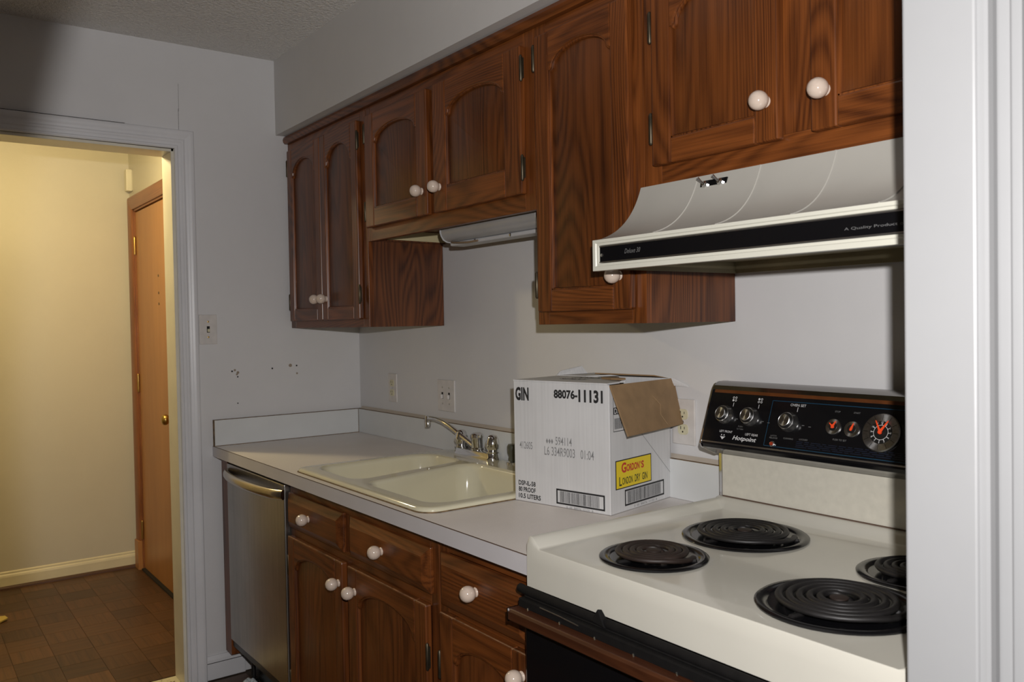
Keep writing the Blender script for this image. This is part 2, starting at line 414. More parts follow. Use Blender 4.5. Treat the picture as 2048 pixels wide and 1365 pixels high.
# ---- doorway casing (left wall), mitred and fluted
def casing(name, y_in, y_out, z_in, z_out, x0, prof, mat, parent, side=1, zb=0.0, far=None):
    pass
prof = [(0.0, 0.0), (0.0, 0.013), (0.004, 0.016), (0.010, 0.016), (0.013, 0.013), (0.022, 0.0135), (0.026, 0.016), (0.032, 0.0165), (0.037, 0.014), (0.048, 0.015), (0.055, 0.019), (0.062, 0.020), (0.068, 0.019), (0.072, 0.016), (0.072, 0.0)]
def sweep(mb, profile, path):
    """profile (a, h): a offset outward, h height; path: list of fn(a,h)->3D"""
    return mb.loft([[fn(a, h) for a, h in profile] for fn in path])
t1 = thing('trim_1', '', '')
del t1['label']; del t1['category']; t1['kind'] = 'structure'
mk('side_casing', sweep(MB(), prof, [lambda a, h: (h, DY1+a, 0.0), lambda a, h: (h, DY1+a, DZ+a)]), TRIMW, t1, smooth=25)
mk('head_casing', sweep(MB(), prof, [lambda a, h: (h, DY1+a, DZ+a), lambda a, h: (h, DY0-a, DZ+a)]), TRIMW, t1, smooth=25)
mk('side_casing', sweep(MB(), prof, [lambda a, h: (h, DY0-a, DZ+a), lambda a, h: (h, DY0-a, 0.0)]), TRIMW, t1, smooth=25)
mk('jamb', MB().box(-0.125, 0.004, DY1-0.012, DY1, 0, DZ).box(-0.125, 0.004, DY0, DY0+0.012, 0, DZ).box(-0.125, 0.004, DY0, DY1, DZ-0.012, DZ), plain('jamb_cream', (0.70, 0.66, 0.55), 0.35), t1, bev=0.002)
# ---- baseboard left
bl = struct('baseboard_left', MB().box(0, 0.013, -0.685, -0.535, 0, 0.064), TRIMW, bev=0.002)
mk('cap_moulding', MB().prism([(0, 0.067), (0.013, 0.067), (0.012, 0.078), (0.006, 0.092), (0, 0.092)], lambda p, q, h: (p, h, q), -0.685, -0.535), TRIMW, bl)
mk('crack', MB().box(0.0, 0.0115, -0.685, -0.536, 0.0635, 0.0675), HOLE, bl)
# ---- jamb and casing beside the camera
TRIMJ = paint('near_jamb_dimmed_white', (0.305, 0.308, 0.314), 0.05, 0.4, 60, 0.04)  # white trim darkened: the flash's fall-off at this edge is put into the colour
t2 = thing('trim_2', '', ''); del t2['label']; del t2['category']; t2['kind'] = 'structure'
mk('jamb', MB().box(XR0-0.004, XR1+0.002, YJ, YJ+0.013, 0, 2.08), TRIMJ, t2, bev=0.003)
p2 = [(0.0, 0.0), (0.0, 0.009), (0.003, 0.012), (0.012, 0.013), (0.016, 0.010), (0.030, 0.009), (0.034, 0.011), (0.040, 0.018), (0.043, 0.0185), (0.046, 0.012), (0.060, 0.010), (0.063, 0.012), (0.068, 0.019), (0.078, 0.020), (0.082, 0.018), (0.083, 0.0)]
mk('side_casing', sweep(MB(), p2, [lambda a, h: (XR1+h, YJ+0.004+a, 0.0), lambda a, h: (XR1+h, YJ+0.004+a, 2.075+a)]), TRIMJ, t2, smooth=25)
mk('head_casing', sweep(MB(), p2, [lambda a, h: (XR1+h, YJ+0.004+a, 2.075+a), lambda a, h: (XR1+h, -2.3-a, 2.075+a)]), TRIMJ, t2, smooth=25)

# ---- nail holes and stains on the left wall
spots = [(-0.556, 1.203, .0035), (-0.545, 1.207, .0045), (-0.533, 1.197, .0055), (-0.537, 1.190, .004), (-0.534, 1.180, .003), (-0.392, 1.207, .0035), (-0.315, 1.216, .007), (-0.288, 1.214, .0035), (-0.287, 1.182, .004), (-0.536, 1.075, .0025)]
for k, (y, z, r) in enumerate(spots):
    mk('nail_hole', MB().lathe([(r, 0), (r, 0.0012), (r*0.4, 0.0012)], (0, y, z), (1, 0, 0), 10), HOLE if r < .004 else plain('stain%d' % k, (0.30, 0.24, 0.18), 0.8), wall_left)

ck_ = MB().box(0.0, 0.0006, -0.7365, -0.7350, 2.135, 2.215).box(0.0, 0.0006, -0.7345, -0.7335, 2.205, 2.31)
mk('crack', ck_, plain('crack_grey', (0.20, 0.19, 0.18), 0.8), wall_left)
mk('crack', MB().box(0.0, 0.0165, -1.34, -0.93, DZ+0.0715, DZ+0.0735), HOLE, wall_left)
# ---- hall door
d1 = thing('door_1', '', ''); del d1['label']; del d1['category']; d1['kind'] = 'structure'
DX0, DX1 = -1.765, -0.955
mk('door_slab', MB().box(DX0+0.004, DX1-0.004, HY+0.004, HY+0.044, 0.012, 2.038), HALLOAK, d1, bev=0.001)
cp = [(0, 0), (0, 0.012), (0.008, 0.016), (0.030, 0.019), (0.060, 0.022), (0.066, 0.020), (0.072, 0.017), (0.075, 0.0)]
mk('side_casing', sweep(MB(), cp, [lambda a, h: (DX0-0.012-a, HY-h, 0.16), lambda a, h: (DX0-0.012-a, HY-h, 2.055+a)]), HALLTRIM, d1, smooth=25)
mk('head_casing', sweep(MB(), cp, [lambda a, h: (DX0-0.012-a, HY-h, 2.055+a), lambda a, h: (DX1+0.012+a, HY-h, 2.055+a)]), oak('oak_head_trim', 'x', (0.36, 0.135, 0.045), (0.17, 0.055, 0.017), 26, 3, 0.3), d1, smooth=25)
mk('side_casing', sweep(MB(), cp, [lambda a, h: (DX1+0.012+a, HY-h, 2.055+a), lambda a, h: (DX1+0.012+a, HY-h, 0.16)]), HALLTRIM, d1, smooth=25)
mk('door_jamb', MB().box(DX0-0.014, DX0, HY-0.004, HY+0.09, 0, 2.055).box(DX1, DX1+0.014, HY-0.004, HY+0.09, 0, 2.055).box(DX0-0.014, DX1+0.014, HY-0.004, HY+0.09, 2.044, 2.058), HALLTRIM, d1)
for x in (DX0-0.050, DX1+0.050):
    mk('plinth_block', MB().box(x-0.042, x+0.040, HY-0.027, HY, 0, 0.165), HALLOAK, d1, bev=0.002)
mk('threshold', MB().box(DX0, DX1, HY-0.012, HY+0.044, 0.0, 0.010), HOLE, d1)
for z in (1.85, 1.07, 0.23):
    h = mk('hinge', MB().lathe([(0.006, -0.05), (0.0065, -0.045), (0.0065, 0.045), (0.006, 0.05), (0.003, 0.054)], (DX0+0.002, HY-0.004, z), (0, 0, 1), 10).box(DX0-0.012, DX0+0.002, HY-0.0055, HY-0.0035, z-0.046, z+0.046), BRASS, d1, smooth=40)
kn = MB().lathe([(0.030, 0), (0.030, 0.004), (0.012, 0.010), (0.011, 0.028), (0.022, 0.036), (0.027, 0.048), (0.025, 0.060), (0.014, 0.067), (0.001, 0.068)], (-1.035, HY+0.004, 0.925), (0, -1, 0), 24)
mk('knob', kn, BRASS, d1, smooth=50)
for z in (1.655, 1.565, 1.508):
    mk('screw_hole', MB().lathe([(0.007, 0), (0.007, 0.0015), (0.004, 0.0015)], (-1.295, HY+0.004, z), (0, -1, 0), 12), BRONZE, d1)

# ================================================================== CABINETS
KNOB = None
def knob(parent, x, y, z):
    global KNOB
    if KNOB is None:
        mb = MB().lathe([(0.011, 0), (0.0105, 0.002), (0.0085, 0.0035), (0.0095, 0.0055), (0.0145, 0.0092), (0.0175, 0.0158), (0.0182, 0.0218), (0.0170, 0.0283), (0.0130, 0.0343), (0.007, 0.0378), (0.0005, 0.0388)], (0, 0, 0), (0, -1, 0), 24)
        o = mk('knob', mb, PORC, parent, loc=(x, y, z), smooth=50); KNOB = o.data
    else: o = mk('knob', None, None, parent, loc=(x, y, z), data=KNOB)
    return o
HINGE = None
def hinge(parent, x, y, z):
    global HINGE
    if HINGE is None:
        mb = MB().lathe([(0.002, -0.034), (0.0045, -0.030), (0.0045, 0.030), (0.002, 0.034)], (0, -0.004, 0), (0, 0, 1), 8).box(-0.007, 0.007, -0.003, 0.001, -0.026, 0.026)
        o = mk('hinge', mb, BRONZE, parent, loc=(x, y, z), smooth=40); HINGE = o.data
    else: o = mk('hinge', None, None, parent, loc=(x, y, z), data=HINGE)
    return o
def arch_pts(x0, x1, zs, zt, n=16):
    """cathedral top from (x0,zs) to (x1,zs) rising to zt: small shoulder then an arch"""
    w = x1-x0; s = min(0.012, w*0.06); out = [(x0, zs), (x0+s*0.5, zs+0.0012), (x0+s, zs+0.006)]
    cx = (x0+x1)/2; a = w/2-s
    for k in range(1, n):
        t = PI*k/n; out.append((cx-a*math.cos(t), zs+0.006+(zt-zs-0.006)*math.sin(t)))
    return out+[(x1-s, zs+0.006), (x1-s*0.5, zs+0.0012), (x1, zs)]
def cab_door(cab, x0, x1, z0, z1, yf, arch, mats, kx=None, kz=None, hx=None, hz=(), sw=0.050, yd=0.020):
    """door whose back sits on the face frame at yf; the door mesh itself is its recessed panel"""
    SV, SH, SP = mats
    yb, y0 = yf, yf-yd
    fx = lambda p, q, h: (p, h, q)
    ix0, ix1, iz0 = x0+sw, x1-sw, z0+sw
    zs, zt = arch
    ap = arch_pts(ix0, ix1, zs, zt)
    # raised panel: bevelled field following the arch
    loop = [(ix0, iz0)]+ap+[(ix1, iz0)]
    cx, cz = (ix0+ix1)/2, (iz0+zs)/2
    def shr(l, d): return [(p+(d if p < cx-1e-6 else -d if p > cx+1e-6 else 0)*min(1, abs(p-cx)/(0.25*(ix1-ix0))), q+(d if q < cz else -d)) for p, q in l]
    L0, L1 = shr(loop, -0.006), shr(loop, 0.004)
    mb = MB().loft([[(p, yb-0.004, q) for p, q in L0], [(p, yb-0.0095, q) for p, q in L0], [(p, yb-0.0095, q) for p, q in L1], [(p, yb-0.0105, q) for p, q in shr(loop, 0.007)]])
    door = mk('door', mb, SP, cab, smooth=20)
    mk('stile', MB().box(x0, ix0, y0, yb, z0, z1), SV, door, bev=0.004)
    mk('stile', MB().box(ix1, x1, y0, yb, z0, z1), SV, door, bev=0.004)
    mk('rail', MB().box(ix0, ix1, y0, yb, z0, iz0), SH, door, bev=0.0035)
    top = ap+[(ix1, z1), (ix0, z1)]
    mk('rail', MB().prism(top, fx, y0, yb), SH, door, bev=0.003)
    # bead moulding round the opening
    bp = [(p, yb-0.0115, q) for p, q in loop+[loop[0]]]
    mk('bead', MB().tube(bp, 0.0060, 6, upv=(0, 1, 0)), SV, door, smooth=60)
    if kx is not None: knob(door, kx, y0, kz)
    for z in hz: hinge(door, hx, y0+0.006, z)
    return door
def frame_part(cab, name, x0, x1, z0, z1, yf, mat, th=0.018):
    return mk(name, MB().box(x0, x1, yf, yf+th, z0, z1), mat, cab, bev=0.0012)
UP = (OAKZ, OAKX, OAKP)
ZT, YF = 2.125, -0.305
def upper(name, label, x0, x1, zb, bottom=None, rec=0.014):
    c = thing(name, label, 'cabinet', ((x0+x1)/2, -0.15, zb))
    for xa in (x0+0.002, x1-0.017): mk('side_panel', MB().box(xa, xa+0.015, YF+0.018, -0.002, zb, ZT), OAKS, c)
    mk('bottom_panel', MB().box(x0+0.017, x1-0.017, YF+0.018, -0.002, zb+rec, zb+rec+0.012), bottom or PALEWOOD, c)
    mk('back_panel', MB().box(x0+0.017, x1-0.017, -0.012, -0.002, zb+rec+0.012, ZT), PALEWOOD, c)
    return c
A = upper('wall_cabinet', 'narrow-doored oak wall cabinet in the corner beside the left wall', 0.0, 0.705, 1.370)
frame_part(A, 'frame_stile', 0.001, 0.046, 1.370, ZT, YF, OAKZ); frame_part(A, 'frame_stile', 0.660, 0.7035, 1.370, ZT, YF, OAKZ)
frame_part(A, 'frame_rail', 0.046, 0.660, 1.370, 1.410, YF, OAKX); frame_part(A, 'frame_rail', 0.046, 0.660, 2.08, ZT, YF, OAKX)
cab_door(A, 0.036, 0.352, 1.398, 2.090, YF, (1.975, 2.040), UP, 0.327, 1.478, 0.034, (1.475, 2.02), sw=0.046)
cab_door(A, 0.356, 0.665, 1.398, 2.090, YF, (1.965, 2.040), UP, 0.392, 1.478, 0.668, (1.485, 2.02), sw=0.046)
Bc = upper('wall_cabinet', 'short two-door oak cabinet bridging over the sink', 0.705, 1.645, 1.668, bottom=OAKX, rec=0.040)
frame_part(Bc, 'frame_stile', 0.7065, 0.735, 1.665, ZT, YF, OAKZ); frame_part(Bc, 'frame_stile', 1.600, 1.644, 1.665, ZT, YF, OAKZ); frame_part(Bc, 'frame_stile', 1.130, 1.180, 1.715, 2.08, YF, OAKZ)
mk('scribe_strip', MB().prism([(-0.285, 1.706), (-0.003, 1.706), (-0.003, 1.672), (-0.285, 1.675)], lambda p, q, h: (h, p, q), 0.7215, 0.7245), PALEWOOD, Bc)
frame_part(Bc, 'frame_rail', 0.735, 1.600, 1.665, 1.715, YF, OAKX); frame_part(Bc, 'frame_rail', 0.735, 1.600, 2.08, ZT, YF, OAKX)
cab_door(Bc, 0.728, 1.136, 1.709, 2.090, YF, (1.988, 2.036), UP, 1.105, 1.783, 0.724, (1.765, 2.03), sw=0.062)
cab_door(Bc, 1.174, 1.608, 1.709, 2.090, YF, (1.985, 2.036), UP, 1.208, 1.782, 1.612, (1.775, 2.03), sw=0.072)
Cc = upper('wall_cabinet', 'tall single-door oak wall cabinet left of the range hood', 1.645, 2.030, 1.370)
frame_part(Cc, 'frame_stile', 1.6465, 1.690, 1.370, ZT, YF, OAKZ); frame_part(Cc, 'frame_stile', 1.985, 2.0285, 1.370, ZT, YF, OAKZ)
frame_part(Cc, 'frame_rail', 1.690, 1.985, 1.370, 1.420, YF, OAKX); frame_part(Cc, 'frame_rail', 1.690, 1.985, 2.08, ZT, YF, OAKX)
cab_door(Cc, 1.668, 1.998, 1.402, 2.092, YF, (1.995, 2.045), UP, 1.964, 1.478, 1.664, (1.47, 2.04), sw=0.054)
Dc = upper('wall_cabinet', 'short two-door oak cabinet above the range hood', 2.030, 2.800, 1.668)
frame_part(Dc, 'frame_stile', 2.0315, 2.080, 1.665, ZT, YF, OAKZ); frame_part(Dc, 'frame_stile', 2.760, 2.7985, 1.665, ZT, YF, OAKZ); frame_part(Dc, 'frame_stile', 2.380, 2.460, 1.715, 2.08, YF, OAKZ)
frame_part(Dc, 'frame_rail', 2.080, 2.760, 1.665, 1.715, YF, OAKX); frame_part(Dc, 'frame_rail', 2.080, 2.760, 2.08, ZT, YF, OAKX)
cab_door(Dc, 2.070, 2.387, 1.705, 2.090, YF, (1.985, 2.046), UP, 2.360, 1.778, 2.066, (1.785, 2.00), sw=0.052)
cab_door(Dc, 2.454, 2.775, 1.705, 2.090, YF, (1.985, 2.046), UP, 2.483, 1.772, 2.779, (1.785, 2.00), sw=0.052)
tr3 = struct('trim_3', MB().prism([(-0.287, 2.1255), (-0.318, 2.1255), (-0.324, 2.132), (-0.326, 2.142), (-0.322, 2.153), (-0.31, 2.157), (-0.287, 2.157)], lambda p, q, h: (h, p, q), 0.002, 2.80), OAKX, smooth=30)

# base cabinets
LOW = (OAKB, OAKBX, OAKB); YB = -0.600
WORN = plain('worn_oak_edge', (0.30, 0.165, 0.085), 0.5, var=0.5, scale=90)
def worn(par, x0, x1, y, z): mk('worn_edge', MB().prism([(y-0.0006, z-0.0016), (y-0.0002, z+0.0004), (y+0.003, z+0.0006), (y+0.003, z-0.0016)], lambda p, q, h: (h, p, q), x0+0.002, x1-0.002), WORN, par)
def base(name, label, x0, x1):
    c = thing(name, label, 'cabinet', ((x0+x1)/2, -0.3, 0))
    for xa in (x0+0.002, x1-0.017): mk('side_panel', MB().box(xa, xa+0.015, YB+0.018, -0.01, 0.10, 0.8735), OAKB, c)
    mk('bottom_panel', MB().box(x0+0.017, x1-0.017, YB+0.018, -0.01, 0.10, 0.115), PALEWOOD, c)
    mk('toe_kick', MB().box(x0+0.002, x1-0.002, -0.535, -0.52, 0, 0.10), BLACKP, c)
    return c
def drawer(cab, x0, x1, z0, z1, kx, kz):
    b = 0.024; y0 = YB
    mb = MB().loft([[(x0, y0, z0), (x1, y0, z0), (x1, y0, z1), (x0, y0, z1)], [(x0, y0-0.009, z0), (x1, y0-0.009, z0), (x1, y0-0.009, z1), (x0, y0-0.009, z1)],
                    [(x0+b, y0-0.0225, z0+b), (x1-b, y0-0.0225, z0+b), (x1-b, y0-0.0225, z1-b), (x0+b, y0-0.0225, z1-b)]])
    d = mk('drawer_front', mb, OAKBX, cab, bev=0.0015)
    knob(d, kx, y0-0.022, kz); return d
SB = base('base_cabinet', 'oak sink base cabinet with two drawers over two arched doors', 0.690, 1.620)
frame_part(SB, 'frame_stile', 0.6915, 0.728, 0.10, 0.8735, YB, OAKB); frame_part(SB, 'frame_stile', 1.580, 1.619, 0.10, 0.8735, YB, OAKB); frame_part(SB, 'frame_stile', 1.105, 1.155, 0.14, 0.835, YB, OAKB)
for z0, z1 in ((0.10, 0.14), (0.690, 0.725), (0.832, 0.8735)):
    frame_part(SB, 'frame_rail', 0.728, 1.580, z0, z1, YB-0.0003, OAKBX)
drawer(SB, 0.700, 1.109, 0.722, 0.836, 0.885, 0.781); drawer(SB, 1.154, 1.594, 0.722, 0.836, 1.364, 0.782)
d_ = cab_door(SB, 0.706, 1.112, 0.130, 0.695, YB, (0.595, 0.650), LOW, 1.090, 0.632, 0.704, (0.60, 0.22), sw=0.050)
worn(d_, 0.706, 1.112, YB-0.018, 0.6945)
d_ = cab_door(SB, 1.150, 1.582, 0.130, 0.695, YB, (0.590, 0.648), LOW, 1.195, 0.632, 1.585, (0.57, 0.22), sw=0.055)
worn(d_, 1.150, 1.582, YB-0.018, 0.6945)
DB = base('base_cabinet', 'oak drawer base cabinet beside the range', 1.620, 2.018)
frame_part(DB, 'frame_stile', 1.6215, 1.660, 0.10, 0.8735, YB, OAKB); frame_part(DB, 'frame_stile', 1.975, 2.0165, 0.10, 0.8735, YB, OAKB)
for z0, z1 in ((0.10, 0.14), (0.695, 0.725), (0.838, 0.8735)):
    frame_part(DB, 'frame_rail', 1.660, 1.975, z0, z1, YB-0.0003, OAKBX)
drawer(DB, 1.640, 1.988, 0.712, 0.838, 1.806, 0.784)
d_ = cab_door(DB, 1.646, 1.988, 0.130, 0.697, YB, (0.590, 0.640), LOW, 1.968, 0.650, 1.642, (0.57, 0.22), sw=0.055)
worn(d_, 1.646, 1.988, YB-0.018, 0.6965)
fp = mk('filler_panel', MB().box(0.036, 0.1035, -0.6175, -0.02, 0.115, 0.872), OAKB, bev=0.001)
fp['label'] = 'thin oak filler panel between dishwasher and left wall'; fp['category'] = 'panel'

# ---- dishwasher
dw = thing('dishwasher', 'scuffed stainless steel dishwasher under the left end of the counter', 'dishwasher', (0.388, -0.3, 0))
mk('door', MB().box(0.105, 0.686, -0.620, -0.585, 0.178, 0.858), STAIN, dw, bev=0.004)
mk('tub', MB().box(0.108, 0.680, -0.585, -0.03, 0.13, 0.868), BLACKP, dw)
hp = []
for k in range(17):
    t = k/16; hp.append((0.128+0.560*t, -0.624-0.040*math.sin(PI*t)**0.5, 0.826))
mk('handle', MB().tube(hp, 0.0175, 12, 0.62, upv=(0, 1, 0)), plain('handle_steel', (0.55, 0.50, 0.43), 0.24, 1.0), dw, smooth=50)
for x in (0.135, 0.655):
    mk('leg', MB().lathe([(0.018, 0), (0.018, 0.008), (0.008, 0.012), (0.008, 0.13)], (x, -0.545, 0), (0, 0, 1), 12), BLACKP, dw, smooth=40)
mk('kick_plate', MB().box(0.11, 0.685, -0.53, -0.52, 0.012, 0.13), BLACKP, dw)
mk('lower_rail', MB().box(0.106, 0.684, -0.612, -0.585, 0.150, 0.176), BLACKP, dw)
sc = MB()
for k in range(6):
    a = k*1.05; sc.lathe([(0.004, 0), (0.013, 0.006), (0.010, 0.014), (0.002, 0.019)], (0.155+0.022*math.cos(a), -0.566+0.013*math.sin(a), 0.001*k), (0.2*math.cos(a), 0.2*math.sin(a), 1), 7)
s = mk('insulation_scrap', sc, plain('white_fluff', (0.55, 0.60, 0.62), 0.9)); s['label'] = 'crumpled white scrap on the floor under the dishwasher'; s['category'] = 'scrap'

# ================================================================== COUNTER, SINK, FAUCET
CZ = 0.914
ct = thing('countertop', 'grey beige laminate countertop with low backsplash running to the range', 'countertop', (1.0, -0.3, 0.876))
CO = [(0.002, -0.637), (2.020, -0.637), (2.020, -0.002), (0.002, -0.002)]
SH = roundpoly([(0.790, -0.588), (1.566, -0.588), (1.566, -0.046), (0.790, -0.046)], 0.04)
mb = MB()
for z in (CZ, 0.876):
    V, F = filled(CO, [SH], z); mb.add(V, F)
mb.loft([[(x, y, 0.876) for x, y in SH], [(x, y, CZ) for x, y in SH]], False, False)
mb.loft([[(x, y, 0.876) for x, y in CO], [(x, y, CZ) for x, y in CO]], False, False)
mk('slab', mb, COUNT, ct)
mk('front_edge', MB().box(0.002, 2.020, -0.6400, -0.6374, 0.874, CZ-0.0012), EDGE, ct)
mk('front_seam', MB().box(0.002, 2.020, -0.6396, -0.6372, CZ-0.0012, CZ+0.0002), SEAM, ct)
mk('back_splash', MB().box(0.021, 2.020, -0.021, -0.002, CZ+0.0005, 1.0155), SPLASH, ct, bev=0.001)
mk('side_splash', MB().box(0.002, 0.0205, -0.636, -0.002, CZ+0.0005, 1.0155), SPLASH, ct, bev=0.001)
sm = MB().box(0.003, 0.0208, -0.6372, -0.0018, 1.0155, 1.0168).box(0.021, 2.019, -0.0200, -0.0018, 1.0155, 1.0168).box(0.003, 0.0212, -0.6376, -0.6356, CZ, 1.016)
sm.box(0.0205, 0.0222, -0.635, -0.022, CZ, CZ+0.0022).box(0.021, 0.0222, -0.0225, -0.0208, CZ, 1.0150)
mk('brown_edge', sm, GRIME, ct)
mk('caulk_bead', MB().prism([(0, 0), (0.010, 0), (0.006, 0.004), (0, 0.010)], lambda p, q, h: (h, -0.002-p, 1.0168+q), 0.022, 2.019), plain('beige_caulk', (0.50, 0.44, 0.37), 0.6), ct)

sk = thing('kitchen_sink', 'biscuit enamel double-bowl sink set in the countertop', 'sink', (1.19, -0.33, CZ))
SO = roundpoly([(0.772, -0.614), (1.581, -0.614), (1.581, -0.026), (0.772, -0.026)], [0.03, 0.05, 0.05, 0.05], 8)
BLo = roundpoly([(0.810, -0.572), (1.118, -0.572), (1.030, -0.138), (0.810, -0.138)], [0.06, 0.05, 0.06, 0.08], 8)
BRo = roundpoly([(1.165, -0.572), (1.545, -0.572), (1.545, -0.138), (1.068, -0.138)], [0.05, 0.065, 0.065, 0.06], 8)
def scl(loop, f, dx=0, dy=0):
    cx = sum(p[0] for p in loop)/len(loop); cy = sum(p[1] for p in loop)/len(loop)
    return [(cx+(x-cx)*f+dx, cy+(y-cy)*f+dy) for x, y in loop]
def ins(loop, d):
    cx = sum(p[0] for p in loop)/len(loop); cy = sum(p[1] for p in loop)/len(loop)
    wx = max(p[0] for p in loop)-min(p[0] for p in loop); wy = max(p[1] for p in loop)-min(p[1] for p in loop)
    return [(cx+(x-cx)*(1-2*d/wx), cy+(y-cy)*(1-2*d/wy)) for x, y in loop]
ZR = CZ+0.0135
mb = MB(); V, F = filled(ins(SO, 0.012), [BLo, BRo], ZR); mb.add(V, F)
mb.loft([[(x, y, z) for x, y in ins(SO, d)] for d, z in ((0.012, ZR), (0.006, ZR-0.001), (0.002, ZR-0.004), (0.0, ZR-0.009), (0.001, CZ+0.0005))], False, False)
rim = mk('rim', mb, SINK, sk, smooth=50)
for lp in (BLo, BRo):
    L = [(0.0, ZR), (0.005, ZR-0.0015), (0.010, ZR-0.006), (0.013, ZR-0.014), (0.020, ZR-0.06), (0.030, ZR-0.12), (0.042, ZR-0.148), (0.062, ZR-0.160), (0.10, ZR-0.165)]
    b = mk('bowl', MB().loft([[(x, y, z) for x, y in ins(lp, d)] for d, z in L], False, True), SINK, sk, smooth=60)
    cx = sum(p[0] for p in lp)/len(lp); cy = sum(p[1] for p in lp)/len(lp)
    mk('drain', MB().lathe([(0.043, -0.003), (0.043, 0.002), (0.036, 0.003), (0.032, 0.0), (0.001, -0.001)], (cx, cy, ZR-0.165), (0, 0, 1), 24), STEEL, b, smooth=40)
mk('grime_line', MB().loft([[(x, y, CZ+0.0003) for x, y in ins(SO, -0.0028)], [(x, y, CZ+0.0022) for x, y in ins(SO, -0.0022)], [(x, y, CZ+0.003) for x, y in ins(SO, 0.002)]], False, False), GRIME, sk)

fc = thing('kitchen_faucet', 'chrome two-handle kitchen faucet with long swivel spout', 'faucet', (0.985, -0.085, ZR))
FZ = ZR
bs = roundpoly([(0.868, -0.084), (1.104, -0.084), (1.104, -0.032), (0.868, -0.032)], 0.0245, 6)
mk('base_plate', MB().loft([[(x, y, z) for x, y in ins(bs, d)] for d, z in ((0, FZ), (0, FZ+0.004), (0.003, FZ+0.008), (0.005, FZ+0.020), (0.010, FZ+0.022))], True, True), CHROME, fc, smooth=40)
for x in (0.892, 1.080):
    hnd = MB().lathe([(0.0225, 0), (0.023, 0.005), (0.018, 0.008), (0.0195, 0.011), (0.0235, 0.016), (0.0225, 0.034), (0.0185, 0.050), (0.013, 0.058), (0.001, 0.061)], (x, -0.058, FZ+0.021), (0, 0, 1), 20)
    hnd.box(x-0.007, x+0.007, -0.116, -0.077, FZ+0.046, FZ+0.060) if False else None
    h = mk('handle', hnd, CHROME, fc, smooth=45)
    mk('lever', MB().tube([(x-0.010, -0.060, FZ+0.058), (x-0.022, -0.066, FZ+0.052), (x-0.025, -0.067, FZ+0.038)], [0.007, 0.006, 0.005], 8), CHROME, h, smooth=60)
mk('spout_hub', MB().lathe([(0.022, 0), (0.022, 0.005), (0.019, 0.008), (0.019, 0.040), (0.0215, 0.043), (0.021, 0.053), (0.014, 0.058), (0.001, 0.059)], (0.988, -0.058, FZ+0.021), (0, 0, 1), 20), CHROME, fc, smooth=40)
sp = [(0.985, -0.060, FZ+0.034), (0.955, -0.062, FZ+0.050), (0.90, -0.066, FZ+0.078), (0.84, -0.070, FZ+0.108), (0.79, -0.072, FZ+0.126), (0.755, -0.074, FZ+0.133), (0.725, -0.076, FZ+0.134), (0.704, -0.077, FZ+0.132)]
# keep the tip where the photograph shows it
mk('spout', MB().tube([(x, y, 0.9275+(z-FZ)*0.80) for x, y, z in sp], [0.0095, 0.0095, 0.0092, 0.0088, 0.0085, 0.0085, 0.0085, 0.0085], 12), CHROME, fc, smooth=60)
mk('aerator', MB().lathe([(0.0105, 0.010), (0.0115, 0.006), (0.0115, -0.012), (0.0095, -0.0125), (0.0105, -0.016), (0.0105, -0.030), (0.008, -0.032)], (0.699, -0.077, 0.9275+0.105), (0, 0, 1), 16), CHROME, fc, smooth=35)
ss = thing('side_sprayer', 'small dark sprayer head beside the faucet', 'sprayer', (1.186, -0.056, ZR))
mk('collar', MB().lathe([(0.021, 0), (0.021, 0.004), (0.016, 0.007)], (1.186, -0.056, FZ), (0, 0, 1), 18), CHROME, ss, smooth=40)
mk('head', MB().lathe([(0.013, 0), (0.0135, 0.010), (0.012, 0.018), (0.0165, 0.030), (0.017, 0.050), (0.014, 0.056), (0.001, 0.057)], (1.186, -0.056, FZ+0.005), (0, 0, 1), 18), plain('sprayer_grey', (0.10, 0.10, 0.075), 0.3, 0.3), ss, smooth=40)

